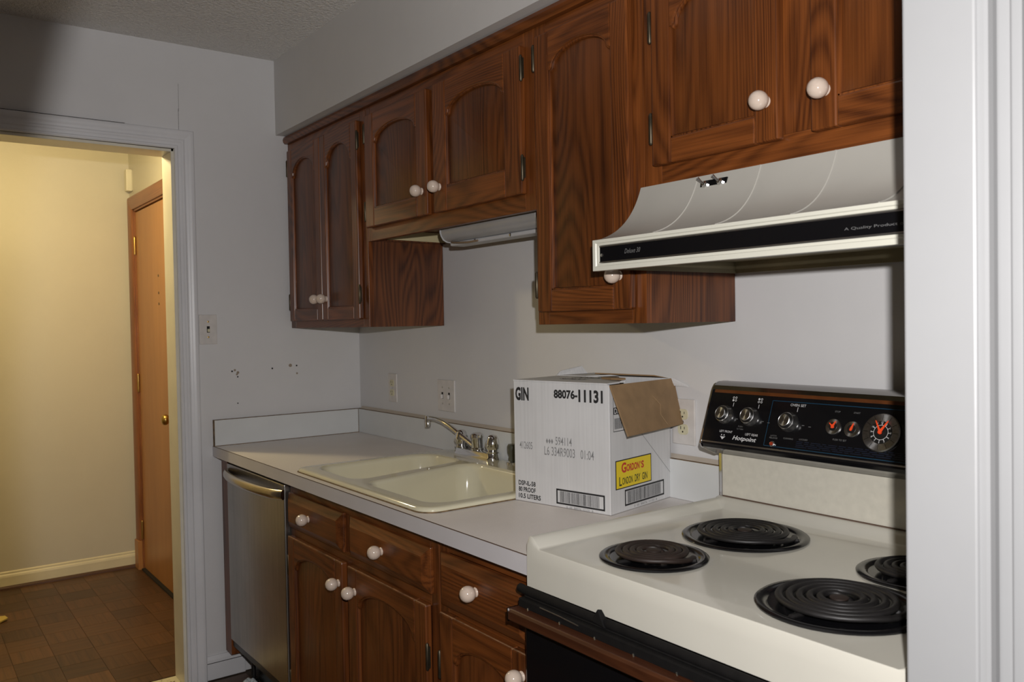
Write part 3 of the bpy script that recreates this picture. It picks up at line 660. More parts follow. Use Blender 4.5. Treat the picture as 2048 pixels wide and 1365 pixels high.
# ================================================================== WALL PLATES
def plate(name, label, cat, o, xd, w, h, kind, group=None):
    """wall plate centred at o, facing n; xd runs to the viewer's right"""
    o = Vector(o); xd = Vector(xd); zd = Vector((0, 0, 1)); n = xd.cross(zd)
    t = thing(name, label, cat, o, group)
    def P(a, b, c): return o+xd*a+zd*b+n*c
    def pbox(a0, a1, b0, b1, c0, c1):
        return MB().add([P(a, b, c) for c in (c0, c1) for a, b in ((a0, b0), (a1, b0), (a1, b1), (a0, b1))], [(0, 3, 2, 1), (4, 5, 6, 7), (0, 1, 5, 4), (1, 2, 6, 5), (2, 3, 7, 6), (3, 0, 4, 7)])
    mk('cover_plate', pbox(-w/2, w/2, -h/2, h/2, 0.0, 0.006), PLATE, t, bev=0.002)
    def scr(a, b, par=t): mk('screw', MB().lathe([(0.0035, 0.006), (0.0035, 0.0075), (0.001, 0.008)], o+xd*a+zd*b, n, 10), BRASS if kind == 'sw' else STEEL, par)
    if kind == 'sw':
        mk('toggle_slot', pbox(-0.0055, 0.0055, -0.0125, 0.0125, 0.006, 0.0066), HOLE, t)
        mk('toggle', pbox(-0.0042, 0.0042, -0.010, 0.002, 0.0066, 0.014), PLATEY, t, bev=0.001)
        for b in (-0.030, 0.030): scr(0, b)
    if kind == 'sw2':
        for a in (-0.023, 0.023):
            mk('toggle_slot', pbox(a-0.005, a+0.005, -0.012, 0.012, 0.006, 0.0066), HOLE, t)
            mk('toggle', pbox(a-0.0045, a+0.0045, -0.011, 0.004, 0.0066, 0.016), PLATE, t, bev=0.001)
            for b in (-0.030, 0.030): scr(a, b)
    if kind == 'out':
        for b in (-0.0195, 0.0195):
            rp = roundpoly([(-0.0165, b-0.0135), (0.0165, b-0.0135), (0.0165, b+0.0135), (-0.0165, b+0.0135)], 0.010, 5)
            r = mk('socket', MB().prism(rp, lambda p, q, hh: P(p, q, hh), 0.005, 0.0085), PLATEY, t)
            sl = pbox(-0.0075, -0.0055, b+0.000, b+0.008, 0.0084, 0.0088)
            sl.v += pbox(0.0050, 0.0068, b+0.001, b+0.007, 0.0084, 0.0088).v; sl.f += [tuple(i+8 for i in f) for f in sl.f[:6]]
            sl.lathe([(0.0024, 0.0084), (0.0024, 0.0088)], o+zd*(b-0.006), n, 8)
            mk('slots', sl, HOLE, r)
        scr(0, 0)
    return t
plate('light_switch', 'dirty light switch on the left wall beside the doorway', 'switch', (0, -0.646, 1.371), (0, 1, 0), 0.068, 0.115, 'sw')
plate('electrical_outlet', 'outlet left of the double switch plate above the counter corner', 'outlet', (0.302, 0, 1.12), (1, 0, 0), 0.070, 0.115, 'out')
plate('light_switch', 'double switch plate on the wall behind the sink', 'switch', (0.711, 0, 1.112), (1, 0, 0), 0.115, 0.116, 'sw2')
plate('electrical_outlet', 'outlet on the wall behind the cardboard carton', 'outlet', (1.861, 0, 1.113), (1, 0, 0), 0.076, 0.118, 'out')

# hall chime box
hs = thing('door_sensor', 'small white sensor box high on the hall wall beside the door', 'sensor', (-1.80, HY-0.015, 2.22))
mk('cover', MB().box(-1.835, -1.785, HY-0.034, HY-0.003, 2.162, 2.285), plain('sensor_white', (0.70, 0.66, 0.52), 0.4), hs, bev=0.004)
mk('back_plate', MB().box(-1.845, -1.79, HY-0.003, HY, 2.166, 2.281), plain('sensor_back', (0.66, 0.62, 0.48), 0.4), hs)
ys = mk('paper_scrap', MB().prism([(-1.36, -1.32), (-1.30, -1.325), (-1.27, -1.268), (-1.29, -1.228), (-1.34, -1.235), (-1.37, -1.28)], lambda p, q, h: (p, q, h+0.2*max(0, q+1.27)), 0.0005, 0.007), SCRAPY)
ys['label'] = 'yellow scrap lying on the hall floor at the picture edge'; ys['category'] = 'scrap'

# ================================================================== UNDER-CABINET LIGHT
ul = thing('under_cabinet_light', 'white strip light fixed under the cabinet over the sink', 'light fixture', (1.30, -0.19, 1.68))
pr = [(-0.150, 1.706), (-0.225, 1.706), (-0.232, 1.681), (-0.2385, 1.676), (-0.2385, 1.664), (-0.234, 1.652), (-0.226, 1.642), (-0.214, 1.636), (-0.150, 1.630)]
LX0, LX1 = 1.068, 1.560
mk('housing', MB().prism(pr, lambda p, q, h: (h, p, q), LX0+0.004, LX1-0.004), plain('grey_lamp_metal', (0.44, 0.44, 0.45), 0.35, 0.35), ul, smooth=30)
pe = [(p+(-0.002 if p < -0.2 else 0.002), q+(-0.002 if q < 1.65 else 0.0)) for p, q in pr]
for x in (LX0, LX1-0.004):
    mk('end_cap', MB().prism(pe, lambda p, q, h: (h, p, q), x, x+0.004), LAMPW, ul)
mk('diffuser', MB().box(LX0+0.01, LX1-0.01, -0.208, -0.155, 1.622, 1.634), LAMPW, ul, bev=0.004)
for x in (1.22, 1.40, 1.53): mk('screw', MB().lathe([(0.005, 0), (0.005, 0.002), (0.002, 0.003)], (x, -0.208, 1.628), (0, -1, 0), 10), CHROME, ul)
mk('cord', MB().tube([(1.072, -0.20, 1.645), (1.10, -0.215, 1.632), (1.15, -0.222, 1.627), (1.20, -0.220, 1.624), (1.24, -0.212, 1.626)], 0.003, 8), plain('tan_cord', (0.22, 0.15, 0.09), 0.5), ul, smooth=60)

# ================================================================== RANGE HOOD
HX0, HX1 = 2.033, 2.795
hood = thing('range_hood', 'curved off-white range hood with black control strip', 'range hood', (2.41, -0.23, 1.48))
def hp_(t):
    q = t/(PI/2); a, b_, c = (1-q)**2, 2*q*(1-q), q*q
    return (-0.325*a-0.360*b_-0.456*c, 1.664*a+1.566*b_+1.545*c)
arc = [hp_(PI/2*k/14) for k in range(15)]
body = [(-0.005, 1.664), (-0.325, 1.664)]+arc[1:]+[(-0.455, 1.490), (-0.005, 1.490)]
mb = MB().prism(body[:2]+arc[1:]+[(-0.450, 1.535), (-0.005, 1.535)], lambda p, q, h: (h, p, q), HX0+0.003, HX1-0.003)
mk('shell', mb, HOODW, hood, smooth=30)
for x in (2.196, 2.348, 2.504, 2.656):
    w = 0.0022
    mb = MB().loft([[(x-w, y+0.001, z-0.001), (x-w*0.5, y-0.0016*math.cos(PI/2*k/14)-0.0003, z+0.0016*math.sin(PI/2*k/14)), (x+w*0.5, y-0.0016*math.cos(PI/2*k/14)-0.0003, z+0.0016*math.sin(PI/2*k/14)), (x+w, y+0.001, z-0.001)] for k, (y, z) in enumerate(arc)])
    mk('rib', mb, HOODW, hood, smooth=60)
fo = [(HX0, 1.4800), (HX1, 1.4800), (HX1, 1.5440), (HX0, 1.5440)]; fi = [(HX0+0.016, 1.4960), (HX1-0.016, 1.4960), (HX1-0.016, 1.5310), (HX0+0.016, 1.5310)]
fm = [(HX0+0.009, 1.4890), (HX1-0.009, 1.4890), (HX1-0.009, 1.5375), (HX0+0.009, 1.5375)]
mk('front_frame', MB().loft([[(x, -0.450, z) for x, z in fo], [(x, -0.466, z) for x, z in fo], [(x, -0.466, z) for x, z in fm], [(x, -0.4635, z) for x, z in ins(fm, 0.001)], [(x, -0.4635, z) for x, z in ins(fi, -0.001)], [(x, -0.458, z) for x, z in fi], [(x, -0.450, z) for x, z in fi]], False, False), HOODT, hood, bev=0.0008)
mk('control_strip', MB().box(HX0+0.0162, HX1-0.0162, -0.4605, -0.450, 1.4965, 1.5305), BLACKG, hood)
mb = MB().box(HX0+0.0162, HX1-0.0162, -0.4625, -0.4605, 1.4965, 1.4985).box(HX0+0.0162, HX1-0.0162, -0.4625, -0.4605, 1.5285, 1.5305)
mk('strip_edging', mb, STEEL, hood)
mk('screw', MB().lathe([(0.0035, 0), (0.0035, 0.001), (0.001, 0.002)], (2.056, -0.4605, 1.512), (0, -1, 0), 10), STEEL, hood)
mb = MB(); o = (2.122, -0.4605, 1.5105); text_add(mb, 'Deluxe 30', o, (1, 0, 0), (0, 0, 1), (0, -1, 0), 0.044, 0.0095, 0, 0.35)
text_add(mb, 'A Quality Product of', (2.602, -0.4605, 1.5075), (1, 0, 0), (0, 0, 1), (0, -1, 0), 0.098, 0.0055)
mk('lettering', mb, DIMPRINT, hood)
# open underside: pan, inner walls, fan grille
mk('under_pan', MB().box(HX0+0.006, HX1-0.006, -0.445, -0.006, 1.512, 1.516), HOODU, hood)
mk('side_skirt', MB().box(HX0+0.003, HX0+0.006, -0.450, -0.006, 1.485, 1.535).box(HX1-0.006, HX1-0.003, -0.450, -0.006, 1.485, 1.535).box(HX0+0.003, HX1-0.003, -0.012, -0.006, 1.485, 1.535), HOODU, hood)
fr = (2.535, -0.235); gm = MB()
for k in range(9):
    r = 0.012+0.0115*k; gm.tube([(fr[0]+r*math.cos(a), fr[1]+r*math.sin(a), 1.5085-0.004*(1-(k/9)**2)) for a in [2*PI*i/32 for i in range(33)]], 0.0018, 5)
for k in range(8):
    a = PI*k/8; gm.tube([(fr[0]-0.104*math.cos(a), fr[1]-0.104*math.sin(a), 1.509), (fr[0]+0.104*math.cos(a), fr[1]+0.104*math.sin(a), 1.509)], 0.0016, 5)
g = mk('fan_grille', gm, BLACKP, hood); g['kind'] = 'stuff'
mk('fan_plate', MB().lathe([(0.106, 0), (0.106, 0.002)], (fr[0], fr[1], 1.5095), (0, 0, 1), 32), HOLE, hood)
# switch recess on the slope
tS = 0.17; ty, tz = hp_(tS); tang = Vector((0, -math.sin(tS)*0.130, -math.cos(tS)*0.119)).normalized(); nS = Vector((0, tang.z, -tang.y)); nS = nS if nS.y < 0 else -nS
oS = Vector((2.243, ty, tz)); xS = Vector((1, 0, 0))
def sbox(o, a0, a1, b0, b1, c0, c1, xd, yd, nd):
    return MB().add([o+xd*a+yd*b+nd*c for c in (c0, c1) for a, b in ((a0, b0), (a1, b0), (a1, b1), (a0, b1))], [(0, 3, 2, 1), (4, 5, 6, 7), (0, 1, 5, 4), (1, 2, 6, 5), (2, 3, 7, 6), (3, 0, 4, 7)])
mk('switch_plate', sbox(oS, -0.033, 0.033, -0.008, 0.008, -0.003, 0.0012, xS, -tang, nS), BLACKG, hood)
for dx in (-0.020, 0.018):
    q = oS+xS*dx
    s = mk('switch_nut', MB().lathe([(0.0068, 0.001), (0.0068, 0.005), (0.005, 0.007), (0.0045, 0.009)], q, nS, 8), CHROME, hood, smooth=30)
    d = (nS*0.5-tang*0.6-xS*0.55).normalized()
    mk('toggle', MB().tube([q+nS*0.008, q+nS*0.008+d*0.007, q+nS*0.008+d*0.016], [0.0020, 0.0023, 0.0032], 8), CHROME, s, smooth=60)

# ================================================================== RANGE
RX0, RX1, RYF = 2.026, 2.824, -0.645
rg = thing('electric_range', 'almond coil-burner electric range with black control backguard', 'stove', ((RX0+RX1)/2, -0.33, 0))
mk('body', MB().box(RX0+0.006, RX1-0.006, -0.625, -0.02, 0.06, 0.90), BLACKE, rg)
mk('leg', MB().box(RX0+0.03, RX0+0.07, -0.60, -0.56, 0, 0.06), BLACKP, rg); mk('leg', MB().box(RX1-0.07, RX1-0.03, -0.60, -0.56, 0, 0.06), BLACKP, rg)
ZK = 0.935
burn = [(2.240, -0.512, 0.076), (2.252, -0.262, 0.100), (2.606, -0.490, 0.100), (2.606, -0.250, 0.076)]
# cooktop: flat deck with four wells, raised side and rear rims, straight front apron
dk = [(RX0+0.040, RYF+0.004), (RX1-0.040, RYF+0.004), (RX1-0.040, -0.105), (RX0+0.040, -0.105)]
mb = MB(); V, F = filled(dk, [circle(x, y, r+0.012, 36) for x, y, r in burn], ZK); mb.add(V, F)
lip = [(RX0+0.040, ZK), (RX0+0.034, ZK+0.003), (RX0+0.020, ZK+0.015), (RX0+0.014, ZK+0.0195), (RX0+0.008, ZK+0.021), (RX0+0.003, ZK+0.019), (RX0, ZK+0.014), (RX0, 0.858)]
lys = [(RYF+0.0, 0.0), (RYF+0.004, 0.0), (-0.105, 0.0)]
def mir(p): return (RX0+RX1-p[0], p[1])
mb.loft([[(x, y, z) for x, z in lip] for y in (RYF+0.004, -0.105)], False, False, closed=False)
mb.loft([[(x, y, z) for x, z in map(mir, lip)] for y in (RYF+0.004, -0.105)], False, False, closed=False)
rear = [(-0.105, ZK), (-0.099, ZK+0.003), (-0.085, ZK+0.015), (-0.078, ZK+0.020), (-0.070, ZK+0.022), (-0.055, ZK+0.022)]
def rearloop(y, z):
    # rear rise; side rim tops ride along and close at the corners
    return [(RX0+0.040, y, z), (RX1-0.040, y, z)]
mb.loft([rearloop(y, z) for y, z in rear], False, False, closed=False)
for sgn in (0, 1):
    loops = []
    for y, z in rear:
        l = [(x, y, max(zz, z) if zz > 0.86 else zz) for x, zz in lip]
        if sgn: l = [(RX0+RX1-x, yy, zz) for x, yy, zz in l]
        loops.append(l)
    mb.loft(loops, False, False, closed=False)
# front apron: top roll then face
fp_ = [(0.004, 0.0), (0.0015, 0.0), (0.0, -0.003), (-0.001, -0.030), (-0.001, -0.078)]
def apx(k):
    dy, dz = fp_[k]
    top = [(RX0, ZK+0.014), (RX0+0.003, ZK+0.019), (RX0+0.008, ZK+0.021), (RX0+0.014, ZK+0.0195), (RX0+0.020, ZK+0.015), (RX0+0.034, ZK+0.003), (RX0+0.040, ZK)]
    top = top+[(RX0+RX1-x, z) for x, z in reversed(top)]
    if k == 0: return [(x, RYF+dy, z) for x, z in top]
    f = min(1.0, k/3.0)
    return [(x, RYF+dy, z*(1-f)+ZK*f+dz) for x, z in top]
mb.loft([apx(k) for k in range(5)], False, False, closed=False)
mb.loft([[(RX0, RYF+0.004, ZK+0.014), (RX0, RYF+0.004, 0.858)], [(RX0, RYF-0.001, ZK-0.03), (RX0, RYF-0.001, 0.857)]], False, False, closed=False)
ck = mk('cooktop', mb, ALMOND, rg, smooth=42)
for k, (x, y, r) in enumerate(burn):
    bp = mk('drip_pan', MB().lathe([(r+0.025, 0.0005), (r+0.0255, 0.003), (r+0.022, 0.0055), (r+0.012, 0.005), (r+0.006, 0.001), (r-0.004, -0.012), (r-0.03, -0.026), (0.02, -0.030), (0.001, -0.030)], (x, y, ZK), (0, 0, 1), 48), BLACKE, rg, smooth=50)
    turns = 5 if r > 0.09 else 4; pts = []; n = turns*40
    r0 = 0.020
    for i in range(n+1):
        a = 2*PI*turns*i/n; rr = r0+(r-0.004-r0)*i/n; pts.append((x+rr*math.cos(a+0.7), y+rr*math.sin(a+0.7), ZK+0.0125-0.016*max(0, 1-i/10)-0.010*max(0, (i-n+8)/8)))
    mk('coil', MB().tube(pts, 0.0062, 8, 0.75), COILR if k == 0 else COIL, bp, smooth=60)
    sup = MB()
    for q in range(3):
        a = q*2*PI/3+0.4; sup.tube([(x+0.008*math.cos(a), y+0.008*math.sin(a), ZK+0.003), (x+(r+0.006)*math.cos(a), y+(r+0.006)*math.sin(a), ZK+0.003)], 0.004, 6)
    mk('coil_support', sup, STEEL if k == 9 else COIL, bp)
    mk('medallion', MB().lathe([(0.014, 0), (0.014, 0.002), (0.010, 0.003), (0.001, 0.003)], (x, y, ZK+0.012), (0, 0, 1), 20), COILR, bp, smooth=30)
# black seal under the apron, rails, wood-grain handle, oven door
mk('gasket', MB().tube([(RX0-0.012, -0.655, 0.853), (RX0+0.01, -0.657, 0.852), (2.24, -0.657, 0.851), (2.4, -0.657, 0.851), (RX1, -0.657, 0.851)], 0.0085, 8), RUBBER, rg, smooth=60)
mk('gasket_tab', MB().add([(2.236, -0.668, 0.850), (2.272, -0.668, 0.846), (2.250, -0.664, 0.874), (2.236, -0.652, 0.850), (2.272, -0.652, 0.846), (2.252, -0.655, 0.872)], [(0, 1, 2), (3, 5, 4), (0, 2, 5, 3), (1, 4, 5, 2), (0, 3, 4, 1)]), RUBBER, rg, bev=0.0015)
dr = mk('oven_door', MB().box(RX0+0.008, RX1-0.008, -0.660, -0.628, 0.205, 0.828), BLACKG, rg, bev=0.004)
mk('handle_rail', MB().box(RX0+0.004, RX1-0.004, -0.672, -0.640, 0.822, 0.8405).box(RX0+0.012, RX1-0.012, -0.664, -0.640, 0.8405, 0.846), RUBBER, dr, bev=0.003)
mk('handle', MB().prism([(-0.655, 0.800), (-0.690, 0.798), (-0.696, 0.802), (-0.696, 0.818), (-0.692, 0.823), (-0.655, 0.824)], lambda p, q, h: (h, p, q), RX0+0.002, RX1-0.002), WOODSTRIP, dr, bev=0.0015)
mk('handle_end', MB().box(RX0-0.0005, RX0+0.003, -0.6965, -0.655, 0.799, 0.824), CHROME, dr)
cl = MB()
for k in range(8):
    x = 2.06+k*0.095; cl.tube([(x, -0.672, 0.826), (x+0.004, -0.6745, 0.823), (x+0.007, -0.673, 0.819)], 0.0014, 6)
mk('rail_clip', cl, STEEL, dr)
mk('rail_wire', MB().tube([(2.10, -0.6735, 0.839), (2.16, -0.6738, 0.838), (2.21, -0.6735, 0.835)], 0.0012, 6), STEEL, dr)
mk('drawer_front', MB().box(RX0+0.008, RX1-0.008, -0.655, -0.628, 0.065, 0.198), BLACKG, rg, bev=0.004)
# backguard
BX0, BX1 = RX0-0.004, RX1
bg = mk('back_panel', MB().box(RX0+0.010, RX1-0.010, -0.067, -0.030, 0.9575, 1.070), ALMONDM, rg, bev=0.001)
mk('rust_seam', MB().box(RX0+0.012, RX1-0.012, -0.0695, -0.066, 0.9565, 0.9595), SEAM, bg)
mk('side_trim', MB().box(RX0+0.002, RX0+0.0095, -0.068, -0.028, 0.9575, 1.070), CHROME, bg)
cpf = [(-0.028, 1.065), (-0.078, 1.060), (-0.124, 1.080), (-0.128, 1.088), (-0.126, 1.094), (-0.082, 1.212), (-0.076, 1.220), (-0.064, 1.2255), (-0.046, 1.226), (-0.028, 1.226)]
cp_ = mk('control_panel', MB().prism(cpf, lambda p, q, h: (h, p, q), BX0+0.004, BX1-0.004), BLACKE, rg, smooth=30)
cap = [(-0.028, 1.063), (-0.079, 1.058), (-0.126, 1.0785), (-0.131, 1.088), (-0.128, 1.095), (-0.084, 1.214), (-0.077, 1.2225), (-0.064, 1.2285), (-0.046, 1.229), (-0.028, 1.229)]
for x in (BX0, BX1-0.004): mk('end_trim', MB().prism(cap, lambda p, q, h: (h, p, q), x, x+0.004), CHROME, cp_, smooth=30)
# face frame of the sloped panel
A0 = Vector((0, -0.126, 1.094)); A1 = Vector((0, -0.082, 1.212)); uF = (A1-A0).normalized(); HF = (A1-A0).length; xF = Vector((1, 0, 0)); nF = xF.cross(uF); nF = nF if nF.y < 0 else -nF
oF = Vector((BX0+0.004, A0.y, A0.z))
def FP(x, b, c=0.0): return Vector((x, A0.y, A0.z))+uF*b+nF*c
mk('chrome_cap', MB().prism([(-0.0845, 1.2115), (-0.0795, 1.2205), (-0.066, 1.2270), (-0.047, 1.2295), (-0.047, 1.2280), (-0.066, 1.2255), (-0.078, 1.2190), (-0.082, 1.2110)], lambda p, q, h: (h, p, q), BX0+0.004, BX1-0.004), plain('dark_chrome', (0.30, 0.29, 0.28), 0.16, 1.0), cp_, smooth=30)
mk('lower_trim', sbox(oF, 0, BX1-BX0-0.008, -0.002, 0.0012, 0, 0.0012, xF, uF, nF), STEEL, cp_)
mk('wood_strip', sbox(oF, 0.006, BX1-BX0-0.014, HF-0.0085, HF-0.001, 0, 0.0006, xF, uF, nF), WOODLINE, cp_)
def fq(x0, x1, b0, b1): return (x0-oF.x, x1-oF.x, b0, b1)
bm_ = MB()
BXL, BXR, bB, bT = 2.196, 2.745, 0.006, 0.1085
for q in ((BXL, BXL+0.0012, bB, bT), (BXL, BXR, bB, bB+0.0012), (BXL, BXR, bT-0.0012, bT), (BXR-0.0012, BXR, bB, bT)): quad_add(bm_, oF, xF, uF, nF, *fq(*q))
mk('blue_border', bm_, BLUEPRINT, cp_)
wp = MB(); dp = MB(); npm = MB()
def ptext(mb, s, xc, b, w, h, bold=0.0, shear=0.0): text_add(mb, s, FP(xc, b), xF, uF, nF, w, h, bold, shear, 'C')
ptext(wp, 'LEFT FRONT', 2.089, 0.0245, 0.036, 0.0052); ptext(wp, 'LEFT REAR', 2.160, 0.0235, 0.034, 0.0052); ptext(wp, 'OVEN SET', 2.262, 0.0985, 0.038, 0.0056)
lg = MB(); ptext(lg, 'Hotpoint', 2.143, 0.0075, 0.064, 0.0125, 0.02, 0.25)
qx, qb = 2.083, 0.0125
for px, pb in ((-0.0040, 0.0060), (0.0030, 0.0060)): quad_add(lg, FP(qx, qb), xF, uF, nF, px-0.0014, px+0.0014, pb-0.0012, pb+0.0014)
lg.add([FP(qx-0.0075, qb+0.003, .0005), FP(qx, qb-0.0045, .0005), FP(qx+0.0075, qb+0.003, .0005), FP(qx+0.0015, qb+0.0022, .0005), FP(qx-0.0015, qb+0.0022, .0005)], [(0, 1, 2, 3, 4)])
mk('logo', lg, WPRINT, cp_)
def dots(mb, xc, b, fillk):
    k = 0
    for db in (0.0065, 0.0):
        for dx in (-0.0035, 0.0035):
            c = FP(xc+dx, b+db, 0.0005); ro = 0.0026; ri = 0.0016
            if k == fillk: mb.add([c+xF*ro*math.cos(2*PI*i/12)+uF*ro*math.sin(2*PI*i/12) for i in range(12)], [tuple(range(12))])
            else: mb.loft([[c+xF*r*math.cos(2*PI*i/12)+uF*r*math.sin(2*PI*i/12) for i in range(12)] for r in (ro, ri)], False, False)
            k += 1
dots(wp, 2.094, 0.1015, 2); dots(wp, 2.164, 0.1020, 0)
for x in (2.0935, 2.163, 2.2625): quad_add(wp, FP(x, 0.087), xF, uF, nF, -0.0006, 0.0006, 0, 0.009 if x < 2.2 else 0.010)
for x in (2.108, 2.178, 2.280):
    quad_add(dp, FP(x, 0.058), xF, uF, nF, 0.0, 0.006, 0, 0.0012); quad_add(dp, FP(x+0.016, 0.0565), xF, uF, nF, 0.0, 0.006, 0, 0.0012); 
ptext(dp, 'PUSH', 2.1255, 0.0405, 0.012, 0.0032); ptext(dp, 'TO TURN', 2.1255, 0.0345, 0.018, 0.0032)
ptext(dp, 'LATCH', 2.2165, 0.0285, 0.015, 0.0032); ptext(dp, 'RELEASE', 2.2175, 0.0235, 0.020, 0.0034); ptext(dp, 'CLEANING', 2.2540, 0.0255, 0.024, 0.0034); ptext(dp, 'LOCKED', 2.2905, 0.0270, 0.020, 0.0034)
ptext(dp, 'STOP', 2.3560, 0.0930, 0.012, 0.0034); ptext(dp, 'START', 2.3985, 0.0935, 0.014, 0.0034); ptext(dp, 'PUSH TO SET', 2.3720, 0.0345, 0.030, 0.0038)
for k in range(4):
    x = 2.275
    while x < 2.735:
        w = random.uniform(0.008, 0.03); quad_add(npm, FP(x, 0.0225-0.0038*k), xF, uF, nF, 0, min(w, 2.74-x), 0, 0.0016); x += w+0.004
mk('lettering', wp, WPRINT, cp_); mk('small_lettering', dp, DIMPRINT, cp_); mk('instructions', npm, NAVYPRINT, cp_)
Rz = Matrix((xF, uF, nF)).transposed()
def face_lathe(name, prof, x, b, mat, par, n=32, sm=35):
    return mk(name, MB().lathe(prof, (0, 0, 0), (0, 0, 1), n), mat, par, loc=FP(x, b), rot=Rz, smooth=sm)
for x, b in ((2.0775, 0.0655), (2.1475, 0.0660), (2.2490, 0.0625)):
    k = face_lathe('knob', [(0.0215, 0.0), (0.0215, 0.004), (0.0190, 0.008), (0.0185, 0.015), (0.0172, 0.0165), (0.0165, 0.016)], x, b, STEEL, cp_)
    face_lathe('knob_skirt', [(0.0165, 0.016), (0.0165, 0.0168), (0.0128, 0.0168)], x, b, BLACKP, k)
    face_lathe('knob_cap', [(0.0130, 0.016), (0.0130, 0.0205), (0.0120, 0.0212), (0.0005, 0.0212)], x, b, SPUN, k)
face_lathe('indicator_light', [(0.0062, 0), (0.0062, 0.003), (0.0048, 0.0045)], 2.2185, 0.0115, STEEL, cp_)
face_lathe('indicator_lens', [(0.0042, 0.003), (0.0036, 0.0062), (0.0005, 0.0070)], 2.2180, 0.0115, plain('red_lens', (0.30, 0.035, 0.012), 0.25), cp_)
def hand(par, x, b, ang, L, w, c, mat, name='clock_hand', tail=0.004):
    d = xF*math.sin(ang)+uF*math.cos(ang); s = d.cross(nF); o = FP(x, b, c)
    mb = MB(); pts = [(-tail, w*0.9), (0, w*1.25), (L*0.55, w*0.75), (L, w*0.35)]
    l = [o+d*t+s*ww for t, ww in pts]+[o+d*t-s*ww for t, ww in reversed(pts)]
    mb.loft([l, [p+nF*0.0008 for p in l]]); return mk(name, mb, mat, par)
for x, b, a1, a2 in ((2.3530, 0.0625, 0.45, -0.9), (2.3945, 0.0610, 0.28, None)):
    d = face_lathe('timer_dial', [(0.0165, 0), (0.0165, 0.002), (0.0155, 0.003), (0.0090, 0.003)], x, b, SPUN, cp_)
    face_lathe('dial_face', [(0.0090, 0.0025), (0.0090, 0.0034), (0.0005, 0.0034)], x, b, BLACKP, d)
    hand(d, x, b, a1, 0.0125, 0.0022, 0.0042, ORANGE, 'pointer')
    if a2: hand(d, x, b, a2, 0.0110, 0.0018, 0.0038, ORANGE, 'pointer')
ckx, ckb = 2.4575, 0.0595
ckd = face_lathe('clock', [(0.0385, 0), (0.0385, 0.004), (0.0365, 0.006), (0.0225, 0.0045)], ckx, ckb, SPUN, cp_, 48)
face_lathe('clock_face', [(0.0228, 0.004), (0.0228, 0.0046), (0.0005, 0.0046)], ckx, ckb, BLACKP, ckd)
tm = MB(); tk = MB()
for k in range(12):
    a = k*PI/6; d = xF*math.sin(a)+uF*math.cos(a); s = xF*math.cos(a)-uF*math.sin(a)
    quad_add(tm, FP(ckx, ckb, 0.0048)+d*0.0150, s, d, nF, -0.0005, 0.0005, 0, 0.004)
    quad_add(tk, FP(ckx, ckb, 0.0060)+d*0.0250, s, d, nF, -0.0004, 0.0004, 0, 0.0105)
    text_add(tm, str(k if k else 12), FP(ckx, ckb, 0.0046)+d*0.0200-uF*0.0016, xF, uF, nF, None, 0.0034, 0, 0, 'C')
c0 = FP(ckx, ckb, 0.0050)
tm.loft([[c0+xF*r*math.cos(2*PI*i/32)+uF*r*math.sin(2*PI*i/32) for i in range(32)] for r in (0.0150, 0.0142)], False, False)
mk('numerals', tm, WPRINT, ckd); mk('minute_marks', tk, BLACKP, ckd)
hand(ckd, ckx, ckb, -0.52, 0.0260, 0.0020, 0.0072, ORANGE); hand(ckd, ckx, ckb, 0.52, 0.0270, 0.0024, 0.0086, ORANGE)
face_lathe('clock_pin', [(0.0036, 0.007), (0.0036, 0.0105), (0.0005, 0.011)], ckx, ckb, ORANGE, ckd, 16)

# ================================================================== CARTON
bx = thing('gin_carton', 'white cardboard gin carton with torn open flaps on the counter', 'carton', (1.73, -0.16, CZ))
P0 = Vector((1.585, -0.344, CZ)); P1 = Vector((1.881, -0.283, CZ)); e1 = (P1-P0); WB = e1.length; e1.normalize(); e2 = Vector((-e1.y, e1.x, 0)); DBx = 0.2735; HB = 0.311
zU = Vector((0, 0, 1)); th = 0.004
def BP(a, b, z): return P0+e1*(a+max(0.0, 1-a/WB)*b*0.215)+e2*b+zU*z   # the carton is racked a little out of square
def bslab(a0, a1, b0, b1, z0, z1):
    return MB().add([BP(a, b, z) for z in (z0, z1) for a, b in ((a0, b0), (a1, b0), (a1, b1), (a0, b1))], [(0, 3, 2, 1), (4, 5, 6, 7), (0, 1, 5, 4), (1, 2, 6, 5), (2, 3, 7, 6), (3, 0, 4, 7)])
mk('front_wall', bslab(0, WB, 0, th, 0.001, HB), CARTON, bx, bev=0.0015)
mk('back_wall', bslab(0, WB, DBx-th, DBx, 0.001, HB), CARTON, bx)
mk('left_wall', bslab(0, th, th, DBx-th, 0.001, HB), CARTON, bx)
rw = mk('right_wall', bslab(WB-th, WB, 0.0003, DBx, 0.001, HB-0.002), CARTON, bx, bev=0.0015)
mk('bottom', bslab(th, WB-th, th, DBx-th, 0.001, 0.006), KRAFT, bx)
fw = bpy.data.objects[[o.name for o in bx.children if o.name.startswith('front_wall')][0]]
